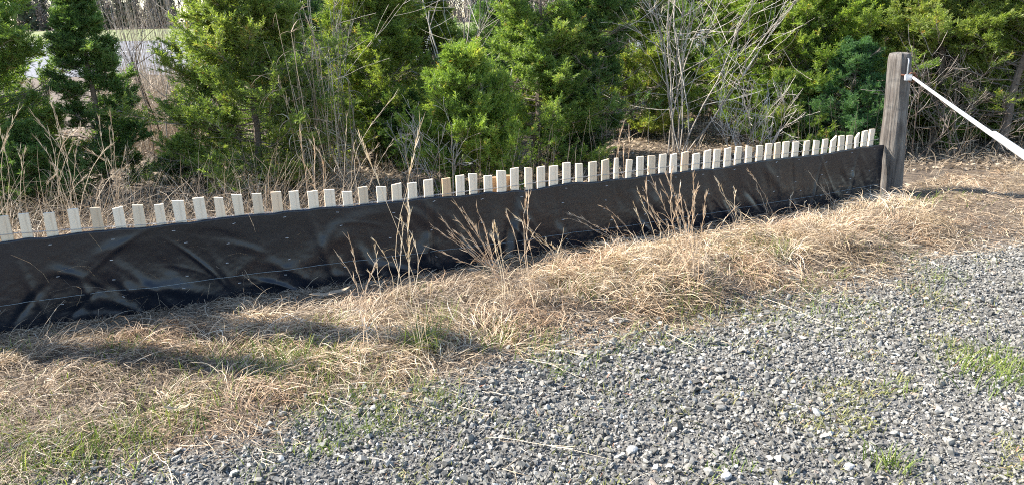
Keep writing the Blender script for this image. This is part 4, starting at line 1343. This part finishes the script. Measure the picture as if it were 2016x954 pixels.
bare_shrub(1345, 8.5, 11, 2.1, 0.6, 'bare many stemmed shrub with pale grey branches fanning out behind the pickets', 51, 0.012)
bare_shrub(655, 8.4, 3, 2.1, 0.35, 'bare twiggy shrub rising behind the pale reed column', 52, 0.009)
bare_shrub(1790, 7.9, 4, 0.8, 1.3, 'tangle of dead brown twigs on the ground right of the timber post', 53, 0.009, BARK)
bare_shrub(1905, 7.9, 4, 0.9, 1.5, 'wider tangle of dead twigs below the white bar', 54, 0.008, BARK)
bare_shrub(1480, 7.6, 7, 0.7, 0.8, 'low leafless bramble behind the pickets left of the timber post', 55, 0.006, PALE_BARK)
bare_shrub(840, 6.5, 5, 0.6, 0.9, 'low grey twigs at the left foot of the bright bushy cedar', 56, 0.005, PALE_BARK)
bare_shrub(940, 9.0, 4, 2.4, 0.3, 'pale leafless sapling behind the point of the bright bushy cedar', 57, 0.013)
bare_shrub(330, 8.4, 4, 2.0, 0.35, 'thin leafless sapling standing in the gap before the lot', 58, 0.008, BARK)


def far_reeds():
    rng = np.random.default_rng(61)
    g = Geo()
    n = 2600
    y = rng.uniform(8.8, 17, n)
    u = rng.uniform(180, 420, n)
    x = np.array([lat(a, b, 1.2) for a, b in zip(u, y)])
    H = rng.uniform(0.35, 0.80, n); tall = (rng.random(n) < 0.11) & (u > 235) & (u < 345); H = np.where(tall, rng.uniform(1.5, 2.5, n), H)
    t = np.linspace(0, 1, 6)
    a = rng.normal(0, 0.07, (n, 2)); a[:, 0] -= 0.05
    P = np.stack([x[:, None] + a[:, :1] * H[:, None] * t ** 1.4, y[:, None] + a[:, 1:] * H[:, None] * t, H[:, None] * t], -1)
    P += np.cumsum(rng.normal(0, 0.006, P.shape), 1)
    tubes(g, P, 0.0034 * np.linspace(1.2, 0.5, 6)[None].repeat(n, 0), 3, rng.uniform(0.45, 1, n))
    m = 5000
    k = rng.integers(0, n, m)
    ok = ~tall[k]; k = k[ok]; m = len(k)
    blades(g, P[k, rng.integers(1, 6, m)], rng.uniform(0.1, 0.35, m), rng.uniform(0, 6.28, m), rng.uniform(0.3, 1.4, m), rng.uniform(0.2, 1.8, m), rng.uniform(0.004, 0.009, m), rng.uniform(0.2, 1, m), 5, 0.2, None, rng)
    o = g.obj('reeds', GREY_STRAW)
    tag(o, 'tall dead reeds filling the gap in front of the distant lot', 'reeds', kind='stuff')


far_reeds()


def distant_woods():
    rng = np.random.default_rng(71)
    g = Geo()
    for i in range(620):
        x = rng.uniform(-330, 330); y = rng.uniform(216, 250)
        pine = rng.random() < 0.5
        H = rng.uniform(8, 13) if pine else rng.uniform(7, 12)
        R = H * 0.28
        m = 150 if pine else 210
        h = rng.uniform(0.05, 1, m)
        r = R * (np.clip(1.1 - h, 0, 1) if pine else np.clip(np.sin(np.pi * np.clip(h * 0.85 + 0.1, 0, 1)), 0.2, 1)) * np.sqrt(rng.random(m))
        a = rng.uniform(0, 6.28, m)
        c = np.stack([x + r * np.cos(a), y + r * np.sin(a), h * H], -1)
        d1 = nrm(rng.normal(0, 1, (m, 3))); d2 = nrm(np.cross(d1, rng.normal(0, 1, (m, 3))))
        if not pine: d1 = nrm(d1 + np.array([0, 0, 1.2]))
        l_ = rng.uniform(0.4, 1.0, (m, 1)) * (1 if pine else 1.8); w_ = l_ * (0.5 if pine else 0.10)
        V = np.stack([c - d1 * l_, c - d2 * w_, c + d1 * l_, c + d2 * w_], 1)
        tn = rng.uniform(0, 0.42, m) if pine else rng.uniform(0.55, 1.0, m)
        g.add(V.reshape(-1, 3), np.arange(4 * m).reshape(-1, 4), tn)
        tubes(g, np.array([[[x, y, 0], [x, y, H * 0.5], [x, y, H * 0.97]]]), np.array([[0.16, 0.11, 0.03]]), 5, [0.6])
    o = g.obj('distant_woods', WOODS)
    tag(o, 'distant line of dark pines and bare trees beyond the field', 'woods', kind='stuff')


distant_woods()
bpy.context.view_layer.update()
